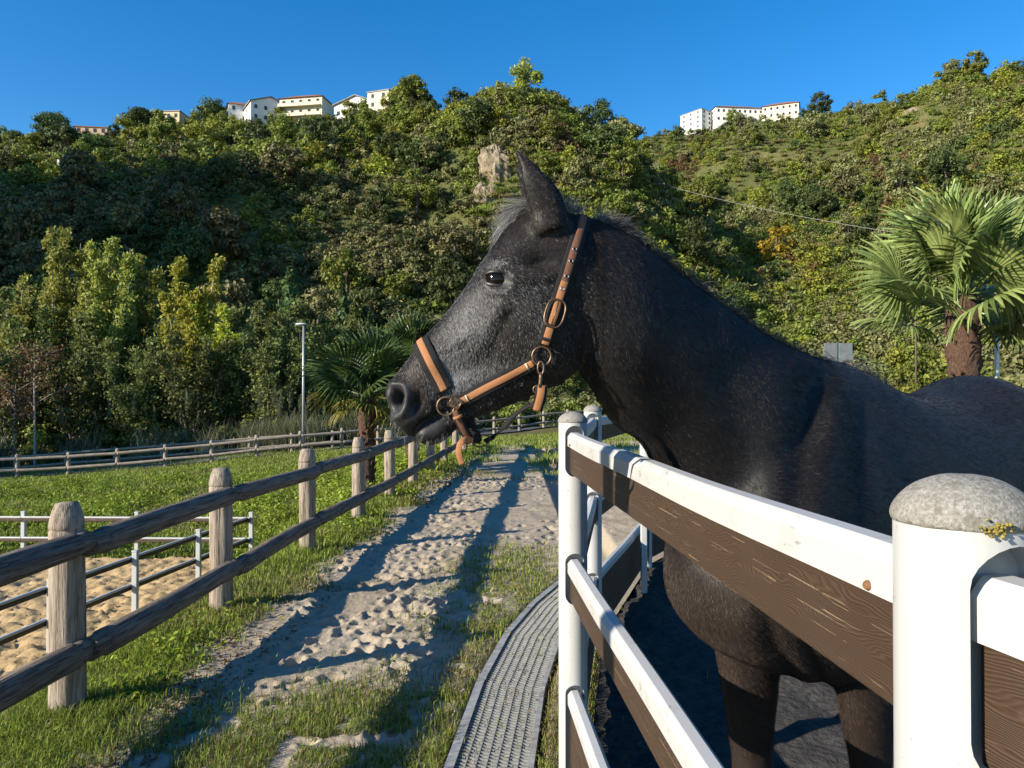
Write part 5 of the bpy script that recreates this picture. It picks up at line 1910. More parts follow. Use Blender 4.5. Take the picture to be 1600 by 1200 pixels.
# off to the left of the view, the same wood goes on; it shades the thicket
for i, (X, Y, s) in enumerate([(-42, 30, 1.6), (-47, 25, 1.7), (-53, 20, 1.75), (-46, 34, 1.55), (-58, 26, 1.8), (-50, 38, 1.5), (-62, 33, 1.7), (-38, 36, 1.25), (-37, 31, 1.35)]):
    tm, cm_ = NEAR['willow'][i % 3]
    e = empty('willow', 'tall willow of the wood beyond the left end of the log fences', 'tree', (X, Y, float(ground_z(np.array([X]), np.array([Y]))[0]) - .1), i, 'tall willows beyond the fence end')
    e.scale = (s, s, s * 1.15)
    obj('trunk', tm, None, e); obj('crown', cm_, None, e)
# young bare-stemmed trees at the left edge
def thin_tree(seed, H):
    rng = np.random.default_rng(seed)
    tr, Ps = [], []
    path = spline(np.array([[0, 0, 0], [.1, 0, H * .4], [-.05, .05, H * .75], [.25, 0, H]]), 14)
    tr.append(tube(path, np.linspace(.075, .015, 14), 7))
    for b in range(15):
        s = rng.uniform(.3, 1)
        p = np.array([np.interp(s, np.linspace(0, 1, 14), path[:, j]) for j in range(3)])
        a = rng.uniform(0, 6.28)
        e = p + np.array([math.cos(a), math.sin(a), .6]) * rng.uniform(.7, 1.7)
        tr.append(tube(np.array([p, (p + e) / 2 + [0, 0, .08], e]), [.028, .016, .006], 5))
        Ps.append(p + (e - p) * rng.uniform(.4, 1.1, (70, 1)) + rng.normal(size=(70, 3)) * .22)
    cm_ = crown_mesh('crown', np.vstack(Ps), .10, rng); cm_.materials.append(MATS['leaf_rust'])
    v, f = join(tr); tm = mesh_np('trunk', v, f); tm.materials.append(MATS['pale_bark'])
    return tm, cm_
NEAR['thin'] = [thin_tree(341, 6.5), thin_tree(342, 5.5)]
near_tree('young_tree', 'thin', 0, 55, 43.5, 1.0, 'thin pale-barked young tree with rusty leaves behind the far log fence')
near_tree('young_tree', 'thin', 1, 22, 44.5, .9, 'smaller leaning pale-barked young tree at the thicket edge')

# reeds and plumes along the thicket
def reed_mesh(seed, n=60, plume=False):
    rng = np.random.default_rng(seed)
    vs, qs, off = [], [], 0
    for k in range(n):
        a = rng.uniform(0, 6.28); L = rng.uniform(1.2, 2.3); b = rng.normal(size=2) * .35
        d = np.array([math.cos(a), math.sin(a)]) * rng.uniform(.1, .5)
        w = .022
        for s0, s1 in ((0, .5), (.5, 1)):
            P = lambda s: np.array([b[0] + d[0] * s * s * L, b[1] + d[1] * s * s * L, L * s * (1 - .18 * s)])
            p, q = P(s0), P(s1); sd = np.array([-math.sin(a), math.cos(a), 0]) * w
            vs += [p - sd * (1 - s0 * .6), p + sd * (1 - s0 * .6), q + sd * (1 - s1 * .9), q - sd * (1 - s1 * .9)]
            qs.append([off, off + 1, off + 2, off + 3]); off += 4
    me = mesh_np('reed', np.array(vs), np.array(qs), False)
    set_tint(me, rng.random(len(qs)), 1)
    me.materials.append(MATS['leaf_reed'])
    return me
def plume_mesh(seed):
    rng = np.random.default_rng(seed)
    P = rng.normal(size=(260, 3)) * np.array([.05, .05, .28]) + np.array([0, 0, 2.6])
    me = crown_mesh('plume', P, .05, rng, aspect=.3, droop=np.array([0, 0, 1.5]))
    me.materials.append(MATS['leaf_reed'])
    return me
pts = []
for k in range(260):
    px = rs.uniform(380, 720) if k > 60 else rs.uniform(-40, 720); d = rs.uniform(43.5, 47) + (px > 500) * 3
    X = (px - 800) / 1200 * d
    pts.append((X, d, float(ground_z(np.array([X]), np.array([d]))[0])))
pts = np.array(pts)
ux = rs.uniform(-.75, .25, 420); ud = rs.uniform(46, 62, 420) + 6 * np.clip(ux + .3, 0, 1) * 2
ux = ux * ud
scatter('undergrowth', np.stack([ux, ud, ground_z(ux, ud) - .2], 1), rs.uniform(.8, 1.7, 420), rs.uniform(0, 6, 420), rs.choice(VAR['leaf_dark'] + VAR['leaf_mid'] + VAR['leaf_olive'], 420), [m for _, m in SCRUB])
scatter('reed_bed', pts, rs.uniform(.7, 1.25, len(pts)), rs.uniform(0, 6, len(pts)), rs.integers(0, 5, len(pts)), [reed_mesh(1), reed_mesh(2), reed_mesh(3), reed_mesh(4), plume_mesh(5)])

# bushes right of the horse
for i, (px, d, s, key, lab) in enumerate([(1245, 38, 2.1, 'yellow', 'bright lime-green bush behind the horse withers'), (1310, 33, 1.7, 'green', 'green bush right behind the grey road sign'),
                                          (1190, 44, 2.3, 'green', 'leafy bush rising behind the horse neck'), (1400, 27, 1.15, 'yellow', 'low yellow-green bush under the big fan palm'),
                                          (1455, 25, 1.0, 'yellow', 'low bush beside the palm trunk with yellowing leaves'), (1590, 26, 1.3, 'green', 'green bush behind the slim white lamp pole'),
                                          (1350, 48, 2.6, 'olive', 'large olive-green bush behind the lime bushes'), (1500, 42, 2.4, 'green', 'large green bush behind the big fan palm'), (1620, 45, 2.8, 'olive', 'grey-green bush past the right edge of the palm'),
                                          (1120, 52, 2.6, 'evergreen', 'dark evergreen bush in the shade behind the horse neck'), (1050, 56, 2.7, 'olive', 'dull olive bush behind the horse mane'), (1010, 58, 2.8, 'brown', 'russet bush just above the horse mane')]):
    X = (px - 800) / 1200 * d
    z0 = float(ground_z(np.array([X]), np.array([d]))[0])
    place_tree('bush', key, i, X, d, z0 - .55 * s, s, lab, 'bush', None, 1.05)

# ---- fan palms
def frond_mesh(seed, petiole=.9, R=.85, nseg=34, span=300, droop=.5, fold=.5, tilt=0.0):
    """fan leaf: stalk along +X, then pleated segments radiating from its end, split at the tips"""
    rng = np.random.default_rng(seed)
    vs, qs, tint = [], [], []
    off = 0
    n = 10
    stalk = np.array([[petiole * s, 0, .12 * petiole * math.sin(s * 1.6)] for s in np.linspace(0, 1, n)])
    hub = stalk[-1]
    A = np.radians(np.linspace(-span / 2, span / 2, nseg))
    dA = A[1] - A[0]
    for i, a in enumerate(A):
        L = R * (1 - .22 * (abs(a) / (math.pi)) ** 2) * rng.uniform(.92, 1.05)
        ks = np.linspace(0, 1, 7)
        bend = droop * rng.uniform(.7, 1.4)
        left, mid, right = [], [], []
        for s in ks:
            r = L * s
            split = .60
            half = dA * .5 * (1 if s < split else max(.06, 1 - (s - split) / (1 - split) * 1.0))
            zz = -bend * L * max(0, s - .45) ** 2 * 1.6 + .04 * L * math.sin(s * 3) - fold * abs(math.sin(a * .5)) ** 2 * r * .5
            rr = r * (1 - .12 * bend * max(0, s - .5))
            for lst, o_, zo in ((left, -half, -.006), (mid, 0, .014 * s), (right, half, -.006)):
                q = a + o_
                X_, Y_, Z_ = math.cos(q) * rr, math.sin(q) * rr, zz + zo
                lst.append(hub + np.array([X_ * math.cos(tilt) - Z_ * math.sin(tilt), Y_, X_ * math.sin(tilt) + Z_ * math.cos(tilt)]))
        for lst in (left, mid, right): vs += lst
        K = len(ks)
        for k in range(K - 1):
            qs.append([off + k, off + K + k, off + K + k + 1, off + k + 1])
            qs.append([off + K + k, off + 2 * K + k, off + 2 * K + k + 1, off + K + k + 1])
        tint += [rng.random()] * (2 * (K - 1))
        off += 3 * K
    sv, sf = tube(stalk, np.linspace(.022, .012, n), 6)
    v = np.vstack([np.array(vs), sv])
    me = mesh_np('frond', v, [np.vstack([np.array(qs), sf[0] + off])] + [sf[1] + off], False)
    a = me.attributes.new('tint', 'FLOAT', 'FACE')
    allq = len(me.polygons)
    tt = np.full(allq, .5, np.float32); tt[:len(tint)] = tint
    a.data.foreach_set('value', tt)
    return me

t = NT('palm_fibre')
v = t.coord('Object', (1, 1, 1))
a = t.noise(t.coord('Object', (14, 14, 5)), 3, 5, .7)
t.col(t.ramp(a, [(.3, (.022, .012, .008)), (.5, (.075, .040, .024)), (.72, (.17, .10, .062))]))
t.bump(a, 1.0, .03)
t.set(Roughness=.95)

def palm(name, label, x, y, z, trunk_h, trunk_r, nfr, mat, variants, scale, seed, yellow=0, lo=-50, hi=80):
    rng = np.random.default_rng(seed)
    e = empty(name, label, 'palm', (x, y, z), 0)
    th = np.linspace(0, 2 * math.pi, 26, endpoint=False)
    zs = np.linspace(-.15, trunk_h, int((trunk_h + .15) / .035))
    rings = []
    for k, zz in enumerate(zs):
        r = trunk_r * (1 + .10 * math.sin(zz * 9)) * (1 - .12 * zz / trunk_h)
        saw = .05 * trunk_r * ((zz * 11 + .0) % 1.0)
        p = np.stack([np.cos(th) * 2.4, np.sin(th) * 2.4, np.full(26, zz * 7)], 1)
        rr = r * (1 + (fbm(p, 3, seed) - .5) * .38) + saw
        rings.append(np.stack([np.cos(th) * rr, np.sin(th) * rr, np.full(26, zz)], 1))
    v, f = loft(np.array(rings))
    tk = obj('trunk', mesh_np('trunk', v, f), MATS['palm_fibre'], e)
    # old leaf bases sticking out of the fibre
    bs = []
    for k in range(int(90 * trunk_h / 2)):
        a = rng.uniform(0, 6.28); zz = rng.uniform(.05, trunk_h)
        d = np.array([math.cos(a), math.sin(a), 0])
        p0 = d * trunk_r * .85 + np.array([0, 0, zz]); p1 = d * trunk_r * rng.uniform(1.05, 1.32) + np.array([0, 0, zz + rng.uniform(.05, .14)])
        bs.append(tube([p0, (p0 + p1) / 2, p1], [.022, .02, .008], 5))
    v, f = join(bs)
    o = obj('leaf_base', mesh_np('leaf_base', v, f), MATS['palm_fibre'], tk); o['kind'] = 'stuff'
    for k in range(nfr):
        fm = variants[k % len(variants)]
        if yellow and k < yellow: fm = yellow_fronds[k % 2]
        u_ = (k + .5) / nfr
        el = math.radians(lo + (hi - lo) * u_ ** .8) + rng.normal() * .08
        az = k * 2.39996 + rng.normal() * .15
        o = obj('frond', fm, mat, e, (0, 0, trunk_h - .05 + .12 * u_))
        o.rotation_mode = 'XYZ'
        o.rotation_euler = (rng.normal() * .45, -el, az)
        s = scale * rng.uniform(.85, 1.1)
        o.scale = (s, s, s)
    return e
big = [frond_mesh(400 + k, 1.0, .98, 34, 230 + 12 * k, .30 + .1 * (k % 3), .25, math.radians((10, 45, 25, 60, 35)[k])) for k in range(5)]
for m in big: m.materials.append(MATS['leaf_palm'])
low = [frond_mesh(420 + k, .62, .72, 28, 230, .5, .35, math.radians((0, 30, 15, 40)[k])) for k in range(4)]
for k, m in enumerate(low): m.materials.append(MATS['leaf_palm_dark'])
yellow_fronds = [frond_mesh(430 + k, .62, .72, 28, 220, .6, .4, .3) for k in range(2)]
leaf_mat('leaf_palm_yellow', (.10, .105, .020), (.27, .24, .05), .3, 1.2, .45)
for m in yellow_fronds: m.materials.append(MATS['leaf_palm_yellow'])
pX = (1513 - 800) / 1200 * 13.2
palm('fan_palm', 'big fan palm with pale green sunlit leaves and shaggy brown trunk behind the horse', pX - .08, 13.2, 0, 3.3, .27, 27, None, big, 1.0, 5, 0, -38, 78)
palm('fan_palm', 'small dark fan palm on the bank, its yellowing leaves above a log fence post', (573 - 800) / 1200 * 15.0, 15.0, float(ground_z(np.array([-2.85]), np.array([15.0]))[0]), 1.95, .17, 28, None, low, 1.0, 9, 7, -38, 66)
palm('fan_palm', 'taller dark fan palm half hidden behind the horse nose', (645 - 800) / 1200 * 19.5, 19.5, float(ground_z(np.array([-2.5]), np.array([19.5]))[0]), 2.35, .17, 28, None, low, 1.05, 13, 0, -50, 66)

# ---- grass and weeds
def grass_density(x, y):
    n = fbm2(x, y, 1.4, 3, 131)
    n2 = fbm2(x, y, 5.0, 2, 137)
    fx = fence_x(np.minimum(y, 30))
    verge = sstep(.62, .10, x - fx + (n - .5) * 1.1)
    front = np.exp(-((x + .85) / .8) ** 2) * sstep(4.9, 3.6, y + (n - .5) * 1.2)
    mid = np.exp(-((x + .05) / .42) ** 2) * sstep(4.9, 5.6, y) * sstep(8.8, 7.0, y)
    gl = np.array(GRATE_L)
    by = np.exp(-((x - np.interp(y, gl[:, 1], gl[:, 0]) + .12) / .10) ** 2) * .5 * (y < 7.2)
    gr_ = np.array(GRATE_R)
    rt = ((x > np.interp(y, gr_[:, 1], gr_[:, 0]) + .03) & (x < pen_x(np.minimum(y, 9.3)) + .05) & (y < 5)).astype(float) * .55
    verge = verge * np.clip(.35 + 1.6 * (fbm2(x, y, .9, 3, 139) - .32) * 2, .12, 1)
    far = sstep(13, 20, y) * sstep(.45, .6, n) * .7 + sstep(27, 29, y)
    far = far * np.where(x < fx - .3, np.clip((fbm2(x, y, .45, 3, 147) - .36) * 5, .05, 1), 1)
    d = np.clip(verge + front * 1.15 * (n2 > .36) + mid * (.9 * (n2 > .33)) + by + rt + far * .8, 0, 1)
    d = d * np.where((x > pen_x(np.minimum(y, 9.4)) + .05) & (y < 9.4), 0.04, 1)
    on = (x > np.interp(y, gl[:, 1], gl[:, 0]) - .015) & (x < np.interp(y, gr_[:, 1], gr_[:, 0]) + .015) & (y < 7.3)
    d = np.where(on, .012, d)
    d = np.where((x < -5.2) & (y < 15.2), 0, d)
    return d
def surf_z(x, y):
    return np.where(x > fence_x(y) + .2, near_z(x, y) - .002 - .015, ground_z(x, y) - .01)
def grass_blades(n):
    rng = np.random.default_rng(17)
    Xs, Ys = [], []
    tot = 0
    while tot < n:
        m = 400000
        y = 2.6 * (42 / 2.6) ** rng.random(m)
        a = rng.uniform(-.75, .45, m)
        x = a * y
        keep = (rng.random(m) < grass_density(x, y) * np.where(y > 16, .8, 1)) & (x > -30)
        Xs.append(x[keep]); Ys.append(y[keep]); tot += keep.sum()
    x = np.concatenate(Xs)[:n]; y = np.concatenate(Ys)[:n]
    z = surf_z(x, y)
    lush = np.clip(sstep(-1.25, -2.0, x) + sstep(14, 20, y), 0, 1)
    L = (.035 + .075 * rng.random(n) ** 1.6) * (1 + .4 * lush) * np.clip(y / 7, .85, 1.5) * np.where(x < -1.6, .75 + .9 * (fbm2(x, y, 2.2, 2, 143) - .3), 1)
    w = .0021 * np.clip(y / 3.5, .9, 7)
    a = rng.uniform(0, 6.28, n)
    d = np.stack([np.cos(a), np.sin(a), 0 * a], 1)
    sd = np.stack([-np.sin(a), np.cos(a), 0 * a], 1) * w[:, None]
    b = np.stack([x, y, z], 1)
    bend = rng.uniform(.15, 1.0, n)[:, None]
    Lc = L[:, None]
    p1 = b + np.array([0, 0, 1.0]) * Lc * .55 + d * Lc * .22 * bend
    p2 = b + np.array([0, 0, 1.0]) * Lc * (.95 - .45 * bend) + d * Lc * .75 * bend
    v = np.stack([b - sd, b + sd, p1 + sd * .75, p1 - sd * .75, p2], 1).reshape(-1, 3)
    k = np.arange(n) * 5
    q = np.stack([k, k + 1, k + 2, k + 3], 1)
    t3 = np.stack([k + 3, k + 2, k + 4], 1)
    dry = (rng.random(n) < (.30 * (1 - lush) + .08 + .35 * (fbm2(x, y, .5, 2, 141) > .56)))
    out = []
    for nm, msk, mt in (('grass', ~dry, 'grass_blade'), ('dry_grass', dry, 'grass_dry')):
        idx = np.where(msk)[0]
        vv = v.reshape(n, 5, 3)[idx].reshape(-1, 3)
        kk = np.arange(len(idx)) * 5
        me = mesh_np(nm, vv, [np.stack([kk, kk + 1, kk + 2, kk + 3], 1), np.stack([kk + 3, kk + 2, kk + 4], 1)], False)
        r = rng.random(len(idx)).astype(np.float32)
        at = me.attributes.new('tint', 'FLOAT', 'FACE'); at.data.foreach_set('value', np.concatenate([r, r]))
        o = obj(nm, me, MATS[mt]); tag(o, kind='stuff')
grass_blades(350000)

def weed_mesh(seed, n=46):
    rng = np.random.default_rng(seed)
    P = rng.normal(size=(n, 3)) * np.array([.09, .09, .035]); P[:, 2] = np.abs(P[:, 2]) + .015
    me = crown_mesh('weed', P, .019, rng, up=.9, aspect=.5)
    me.materials.append(MATS['weed_leaf'])
    return me
m = 26000
y = 2.8 * (36 / 2.8) ** rs.random(m); x = rs.uniform(-.72, .1, m) * y
nn = fbm2(x, y, .9, 3, 151)
off = x - fence_x(np.minimum(y, 30))
ok = (off < .3) & ((nn > .57) | (rs.random(m) < .04)) & ((y > 9) | (rs.random(m) < .22)) & ~((x < -5.1) & (y < 15.3)) & (x > -26)
x, y = x[ok], y[ok]
scatter('ground_cover_weeds', np.stack([x, y, surf_z(x, y)], 1), (.5 + 1.3 * rs.random(len(x)) ** 2) * np.clip(y / 10, .7, 1.35) * np.where(y > 29, .6, 1), rs.uniform(0, 6, len(x)), rs.integers(0, 4, len(x)), [weed_mesh(k) for k in range(4)])
# taller weed drifts on the bank and slope
def tall_weed(seed):
    rng = np.random.default_rng(seed)
    P = rng.normal(size=(150, 3)) * np.array([.16, .16, .10]); P[:, 2] = np.abs(P[:, 2]) + .02
    g_ = P / np.linalg.norm(P, axis=1)[:, None]
    me = crown_mesh('tall_weed', P, .034, rng, outward=g_ * .8, up=.6, aspect=.45)
    me.materials.append(MATS['weed_leaf'])
    return me
m = 3600
y = 5 * (36 / 5) ** rs.random(m); x = rs.uniform(-.72, -.05, m) * y
ok = (x < fence_x(np.minimum(y, 30)) - .15) & (fbm2(x, y, .55, 3, 171) > .56) & ~((x < -5.1) & (y < 15.6)) & (x > -26)
x, y = x[ok], y[ok]
scatter('weed_drift', np.stack([x, y, surf_z(x, y)], 1), (.5 + .9 * rs.random(len(x)) ** 2) * np.clip(y / 14, .6, 1.2) * np.where(y > 29, .5, 1), rs.uniform(0, 6, len(x)), rs.integers(0, 3, len(x)), [tall_weed(k) for k in range(3)])
# brown leaf litter on the verge and bank
n = 26000
y = 2.8 * (36 / 2.8) ** rs.random(n); x = rs.uniform(-.72, .05, n) * y
ok = (x < fence_x(np.minimum(y, 30)) + .75) & ~((x < -5.1) & (y < 15.3)) & (fbm2(x, y, .6, 3, 161) > .50) & (x > -26)
x, y = x[ok], y[ok]
lp = np.stack([x, y, surf_z(x, y) + .02 + .02 * rs.random(len(x))], 1)
v_, q_ = leaves(lp, .016 * np.clip(y / 6, 1, 4), np.random.default_rng(8), aspect=.45, up=1.6)
me = mesh_np('leaf_litter', v_, q_, False); set_tint(me, rs.random(len(lp)), 1)
tag(obj('leaf_litter', me, MATS['leaf_rust']), kind='stuff')
# fallen leaves and straw on the path
n = 900
y = 2.8 * (16 / 2.8) ** rs.random(n); x = rs.uniform(-1.9, .9, n)
P = np.stack([x, y, near_z(x, y) + .015], 1)
me = crown_mesh('straw', P, .016, np.random.default_rng(3), aspect=.16, up=2.5)
tag(obj('straw', me, MATS['grass_dry']), kind='stuff')
# ================================================================== houses, lamps, sign, rock
def wall_mat(name, c):
    t = NT(name)
    v = t.world()
    a = t.noise(v, .6, 5, .6)
    t.col(t.mix(t.math('MULTIPLY', a, .5), c, tuple(x * .72 for x in c)))
    t.bump(t.noise(v, 6, 3), .2, .03)
    t.set(Roughness=.9, Specular_IOR_Level=.2)
wall_mat('wall_white', (.78, .77, .73))
wall_mat('wall_cream', (.68, .62, .47))
wall_mat('wall_yellow', (.64, .52, .32))
wall_mat('wall_peach', (.60, .44, .30))
t = NT('roof_tile')
wv = t.n('ShaderNodeTexWave'); wv.inputs['Scale'].default_value = 3; t.l(t.coord(), wv.inputs['Vector'])
t.col(t.mix(t.noise(t.coord(), 3, 4), (.20, .075, .045), (.33, .15, .09))); t.bump(wv.outputs['Fac'], .5, .06); t.set(Roughness=.85)
plain('roof_grey', (.26, .24, .22), .8, nscale=3)
plain('chimney_brown', (.10, .055, .038), .85, nscale=3)
t = NT('window_glass'); t.col(t.mix(t.noise(t.coord(), 1.5, 2), (.02, .025, .03), (.05, .06, .07))); t.set(Roughness=.08, Specular_IOR_Level=.6)
plain('shutter', (.20, .15, .11), .7, nscale=4)
plain('rail_iron', (.5, .48, .45), .6)

def house(label, px, d, w, dp, h, yaw, wall, roof, rtype, rows, cols, chim=0, balcony=False, sink=1.5, zb=None):
    X = (px - 800) / 1200 * d
    z = (float(ground_z(np.array([X]), np.array([d]))[0]) if zb is None else zb) - sink
    e = empty('house', label, 'house', (X, d, z), math.radians(yaw))
    H = h + sink
    v, f = box(-w / 2, w / 2, -dp / 2, dp / 2, 0, H)
    parts = [(v, f)]
    wo = obj('wall', mesh_np('wall', v, f, False), MATS[wall], e)
    ov = .6
    if rtype == 'gable':
        rh = w * .19
        tri = np.array([[-w / 2 - ov, 0, H - .12], [0, 0, H + rh], [w / 2 + ov, 0, H - .12], [w / 2 + ov, 0, H + .16], [0, 0, H + rh + .3], [-w / 2 - ov, 0, H + .16]])
        a, b = tri.copy(), tri.copy(); a[:, 1] = -dp / 2 - ov; b[:, 1] = dp / 2 + ov
        q = np.array([[k, (k + 1) % 6, 6 + (k + 1) % 6, 6 + k] for k in range(6)])
        caps = np.array([[0, 5, 4, 1], [1, 4, 3, 2], [6, 7, 10, 11], [7, 8, 9, 10]])
        ro = obj('roof', mesh_np('roof', np.vstack([a, b]), np.vstack([q, caps]), False), MATS[roof], e)
        gv = np.array([[-w / 2, -dp / 2, H], [w / 2, -dp / 2, H], [0, -dp / 2, H + rh - .1], [-w / 2, dp / 2, H], [w / 2, dp / 2, H], [0, dp / 2, H + rh - .1]])
        obj('gable', mesh_np('gable', gv, [np.array([[0, 1, 2], [3, 5, 4]]), np.array([[0, 3, 4, 1]])], False), MATS[wall], wo)
    elif rtype == 'hip':
        rh = min(w, dp) * .26
        vv = np.array([[-w / 2 - ov, -dp / 2 - ov, H - .1], [w / 2 + ov, -dp / 2 - ov, H - .1], [w / 2 + ov, dp / 2 + ov, H - .1], [-w / 2 - ov, dp / 2 + ov, H - .1], [-w * .22, 0, H + rh], [w * .22, 0, H + rh]])
        ro = obj('roof', mesh_np('roof', vv, [np.array([[0, 1, 5, 4], [2, 3, 4, 5], [0, 3, 2, 1]]), np.array([[1, 2, 5], [3, 0, 4]])], False), MATS[roof], e)
        rh = rh * .6
    else:
        v, f = box(-w / 2 - .25, w / 2 + .25, -dp / 2 - .25, dp / 2 + .25, H + .002, H + .35)
        ro = obj('roof', mesh_np('roof', v, f, False), MATS[roof], e); rh = .3
    for k in range(chim):
        v, f = box(-.5, .5, -.5, .5, 0, 2.0)
        obj('chimney', mesh_np('chimney', v, f, False), MATS['chimney_brown'], ro, (w * (.22 - .5 * k), 0, H + rh * .4))
    fh = h / rows
    wm = mesh_np('window', *box(-.55, .55, -.08, .06, -.7, .7), False)
    pm = mesh_np('pane', *box(-.44, .44, -.02, .02, -.6, .6), False)
    for fc in range(2):
        nn = cols if fc == 0 else max(1, int(cols * dp / w))
        ln = w if fc == 0 else dp
        for r in range(rows):
            for c in range(nn):
                u_ = -ln / 2 + ln * (c + .5) / nn
                zz = sink + fh * (r + .55)
                if fc == 0: loc, rz = (u_, -dp / 2, zz), 0
                else: loc, rz = (-w / 2, u_, zz), -math.pi / 2
                wi = obj('window', wm, MATS['shutter'], e, loc, (0, 0, rz))
                obj('pane', pm, MATS['window_glass'], wi, (0, -.075, 0))
    if balcony:
        for r in range(1, rows + 1):
            v, f = box(-w * .5, w * .5, -dp / 2 - 1.6, -dp / 2 - .002, sink + fh * (r - .0) - fh + .0, sink + fh * r - fh + .22)
            b = obj('balcony', mesh_np('balcony', v, f, False), MATS[wall], e)
            v, f = box(-w * .5, w * .5, -dp / 2 - 1.6, -dp / 2 - 1.45, sink + fh * r - fh + .222, sink + fh * r - fh + 1.15)
            obj('parapet', mesh_np('parapet', v, f, False), MATS[wall], b)
    return e
house('peach house half hidden by dark pines at the left of the ridge', 146, 278, 11, 8, 4.6, 8, 'wall_peach', 'roof_tile', 'flat', 2, 4, 0, False, 3)
house('low yellow flat-roofed house beside the broad umbrella pine', 264, 285, 11, 8, 6.5, -4, 'wall_yellow', 'roof_grey', 'flat', 2, 4, 0, False, 3)
house('large white gabled house with a brown chimney on the ridge', 414, 282, 14, 13, 10.5, 32, 'wall_white', 'roof_grey', 'gable', 3, 4, 1, False, 4)
house('white wing with tiled roof adjoining the large gabled house', 378, 286, 11, 10, 10, 24, 'wall_white', 'roof_tile', 'hip', 3, 3, 0, False, 4)
house('cream terraced house with balconies and a red tiled roof', 478, 275, 16, 10, 10.5, -10, 'wall_cream', 'roof_tile', 'hip', 3, 5, 2, True, 4)
house('long low white shed on the ridge left of the upper house', 560, 262, 15, 7, 6.0, -12, 'wall_white', 'roof_grey', 'gable', 1, 5, 0, False, 4)
house('tall pale house at the top of the ridge among pines', 599, 258, 8, 8, 8.5, -20, 'wall_cream', 'roof_grey', 'flat', 3, 2, 0, False, 4)
house('square white apartment block at the left end of the right-hand skyline', 1093, 412, 13, 14, 10, 38, 'wall_white', 'roof_grey', 'flat', 4, 3, 0, False, 6)
house('long white terrace stepping away from the square apartment block', 1152, 408, 26, 9, 8.5, 6, 'wall_white', 'roof_tile', 'hip', 2, 9, 0, False, 5)
house('cream villa at the right end of the skyline terrace', 1222, 402, 18, 10, 10.5, -22, 'wall_cream', 'roof_tile', 'hip', 3, 6, 1, False, 5)
house('small white hut below the peach house on the slope', 105, 236, 5, 4, 3.2, 5, 'wall_white', 'roof_grey', 'flat', 1, 2, 0, False, 2)

# pale rock face
t = NT('pale_rock')
v = t.coord()
a = t.noise(v, .7, 6, .7)
b = t.noise(t.coord('Object', (1, 1, .3)), 2.5, 5, .7)
t.col(t.ramp(a, [(.3, (.11, .09, .05)), (.50, (.27, .215, .14)), (.72, (.42, .36, .26))]))
t.bump(t.math('ADD', a, b), 1.0, .5)
t.set(Roughness=.95)
def rock(name, label, x, y, z, sx, sy, sz, seed):
    n, m = 34, 40
    rings = []
    for i in range(n):
        p_ = math.pi * (i + .5) / n
        th = np.linspace(0, 2 * math.pi, m, endpoint=False)
        q = np.stack([np.sin(p_) * np.cos(th), np.sin(p_) * np.sin(th), np.full(m, math.cos(p_))], 1)
        k = 1 + (fbm(q * 2.2 + seed, 4, seed) - .5) * .9 + (np.abs(fbm(q * 6 + seed, 3, seed + 4) - .5) - .1) * .5
        rings.append(q * k[:, None] * np.array([sx, sy, sz]))
    v, f = loft(np.array(rings))
    tag(obj(name, mesh_np(name, v, f, False), MATS['pale_rock'], None, (x, y, z)), label, 'rock')
rock('rock_outcrop', 'pale crumbling rock face on the hill above the horse forehead', *(np.array(terrain_hit(774, 275)) + np.array([0, 2.2, -1.0])), 5.0, 4.2, 7.5, 3)
rock('rock_outcrop', 'small pale rock ledge beneath the larger crumbling rock face', *(np.array(terrain_hit(760, 312)) + np.array([0, 1.6, -.5])), 3.4, 2.6, 4.4, 8)
rock('rock_outcrop', 'bare earth scar high on the right-hand hill', *(np.array(terrain_hit(1432, 172)) + np.array([0, 2.5, -1.5])), 4.5, 4, 3, 5)

# lamps
plain('lamp_grey', (.34, .36, .37), .45, .5)
plain('lamp_white', (.66, .67, .66), .4, .2)
plain('lamp_lens', (.55, .60, .63), .25)
def lamp(label, x, y, z, h, r, mat, group=None, head=True, arm=.28):
    e = empty('street_lamp', label, 'lamp post', (x, y, z), 0)
    v, f = tube([[0, 0, -.3], [0, 0, h * .5], [0, 0, h]], [r * 1.2, r, r * .8], 14)
    obj('pole', mesh_np('pole', v, f), MATS[mat], e)
    v, f = tube([[0, 0, 0], [0, 0, .02], [0, 0, .04]], [r * 2.3, r * 2.3, r * 1.3], 14)
    obj('base_plate', mesh_np('base_plate', v, f), MATS[mat], e)
    if head:
        rings = []
        for s in np.linspace(0, 1, 14):
            wv_ = .16 * math.sin(math.pi * (.08 + .84 * s)) ** .6; hh = .075 * math.sin(math.pi * (.06 + .88 * s)) ** .6
            a = np.linspace(0, 2 * math.pi, 18, endpoint=False)
            rings.append(np.stack([np.full(18, -.42 + .56 * s), np.cos(a) * wv_, np.sin(a) * hh * np.where(np.sin(a) < 0, .5, 1)], 1))
        v, f = loft(np.array(rings))
        o = obj('lamp_head', mesh_np('lamp_head', v, f), MATS['lamp_white'], e, (0, 0, h + .05))
        v, f = box(-.36, -.02, -.09, .09, -.052, -.036)
        obj('lens', mesh_np('lens', v, f, False), MATS['lamp_lens'], o)
    return e
lx = (474 - 800) / 1200 * 40.5
lz = float(ground_z(np.array([lx]), np.array([40.5]))[0])
lamp('slim grey street lamp with pale head standing behind the far log fence', lx, 40.5, lz, CAMZ + (615 - 508) / 1200 * 40.5 - lz, .065, 'lamp_grey')
lx = (1558 - 800) / 1200 * 15.5
lamp('slim white lamp pole rising behind the big fan palm', lx, 15.5, 0, 4.4, .045, 'lamp_white')
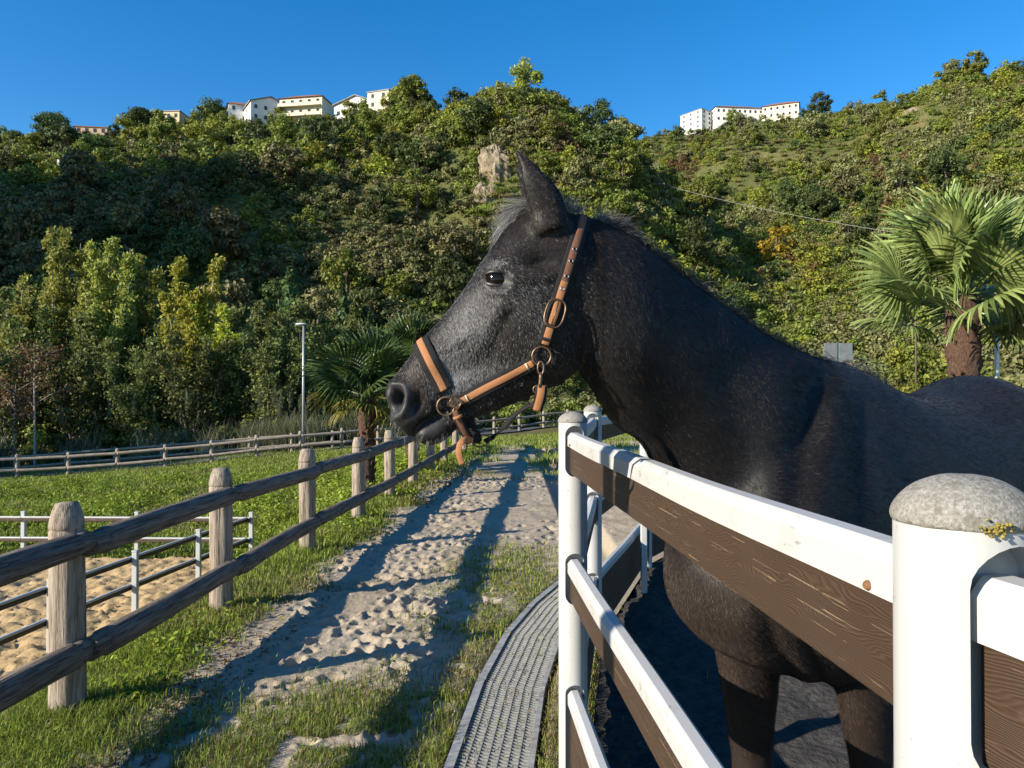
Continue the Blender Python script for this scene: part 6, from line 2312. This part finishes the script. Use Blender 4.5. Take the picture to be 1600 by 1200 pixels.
# unseen pole added left of the view to cast a shade stripe on the rail
lamp('stout grey pole added out of view to cast a shade stripe on the paddock rail', -3.15, .235, float(ground_z(np.array([-3.15]), np.array([.235]))[0]), 5.2, .075, 'lamp_grey')

# road sign seen from behind
plain('sign_back', (.20, .22, .23), .5, .3, nscale=6)
plain('sign_green', (.07, .14, .10), .6)
sx = (1310 - 800) / 1200 * 19.0
sz = CAMZ + (615 - 551) / 1200 * 19.0
sg = empty('road_sign', 'grey back of a double road sign on a green post behind the horse withers', 'sign', (sx, 19, 0))
for k, xo in ((0, -.19), (1, .19)):
    obj('panel', bevel_box(.325, .02, .47, .006), MATS['sign_back'], sg, (xo, 0, sz))
obj('post', bevel_box(.06, .06, sz + .26, .008), MATS['sign_green'], sg, (0, .03, (sz + .26) / 2))
for q in (-.14, .14):
    obj('bracket', bevel_box(.7, .025, .03, .004), MATS['sign_green'], sg, (0, .018, sz + q))

# overhead cable across the gully, hung between two wooden poles in the trees
p0, p1 = W(955, 262, 215), W(1430, 368, 118)
s = np.linspace(0, 1, 60)[:, None]
P = p0 + (p1 - p0) * s - np.array([0, 0, 1]) * (4 * 1.6 * s * (1 - s))
v, f = tube(P, .022, 6)
plain('cable_grey', (.42, .42, .40), .5)
tag(obj('overhead_cable', mesh_np('overhead_cable', v, f), MATS['cable_grey']), 'thin overhead cable strung across the shaded gully of the hill', 'cable')
for p, lab in ((p0, 'wooden utility pole among trees at the upper end of the cable'), (p1, 'wooden utility pole behind the palm at the lower end of the cable')):
    g0 = float(ground_z(np.array([p[0]]), np.array([p[1]]))[0])
    e = empty('utility_pole', lab, 'pole', (p[0], p[1], g0 - .5))
    hh = max(2.0, p[2] - g0 + .6)
    v, f = tube([[0, 0, 0], [0, 0, hh * .5], [0, 0, hh]], [.15, .13, .10], 10)
    obj('shaft', mesh_np('shaft', v, f), MATS['bark'], e)
    v, f = box(-.5, .5, -.05, .05, hh - .45, hh - .35)
    obj('crossarm', mesh_np('crossarm', v, f, False), MATS['bark'], e)
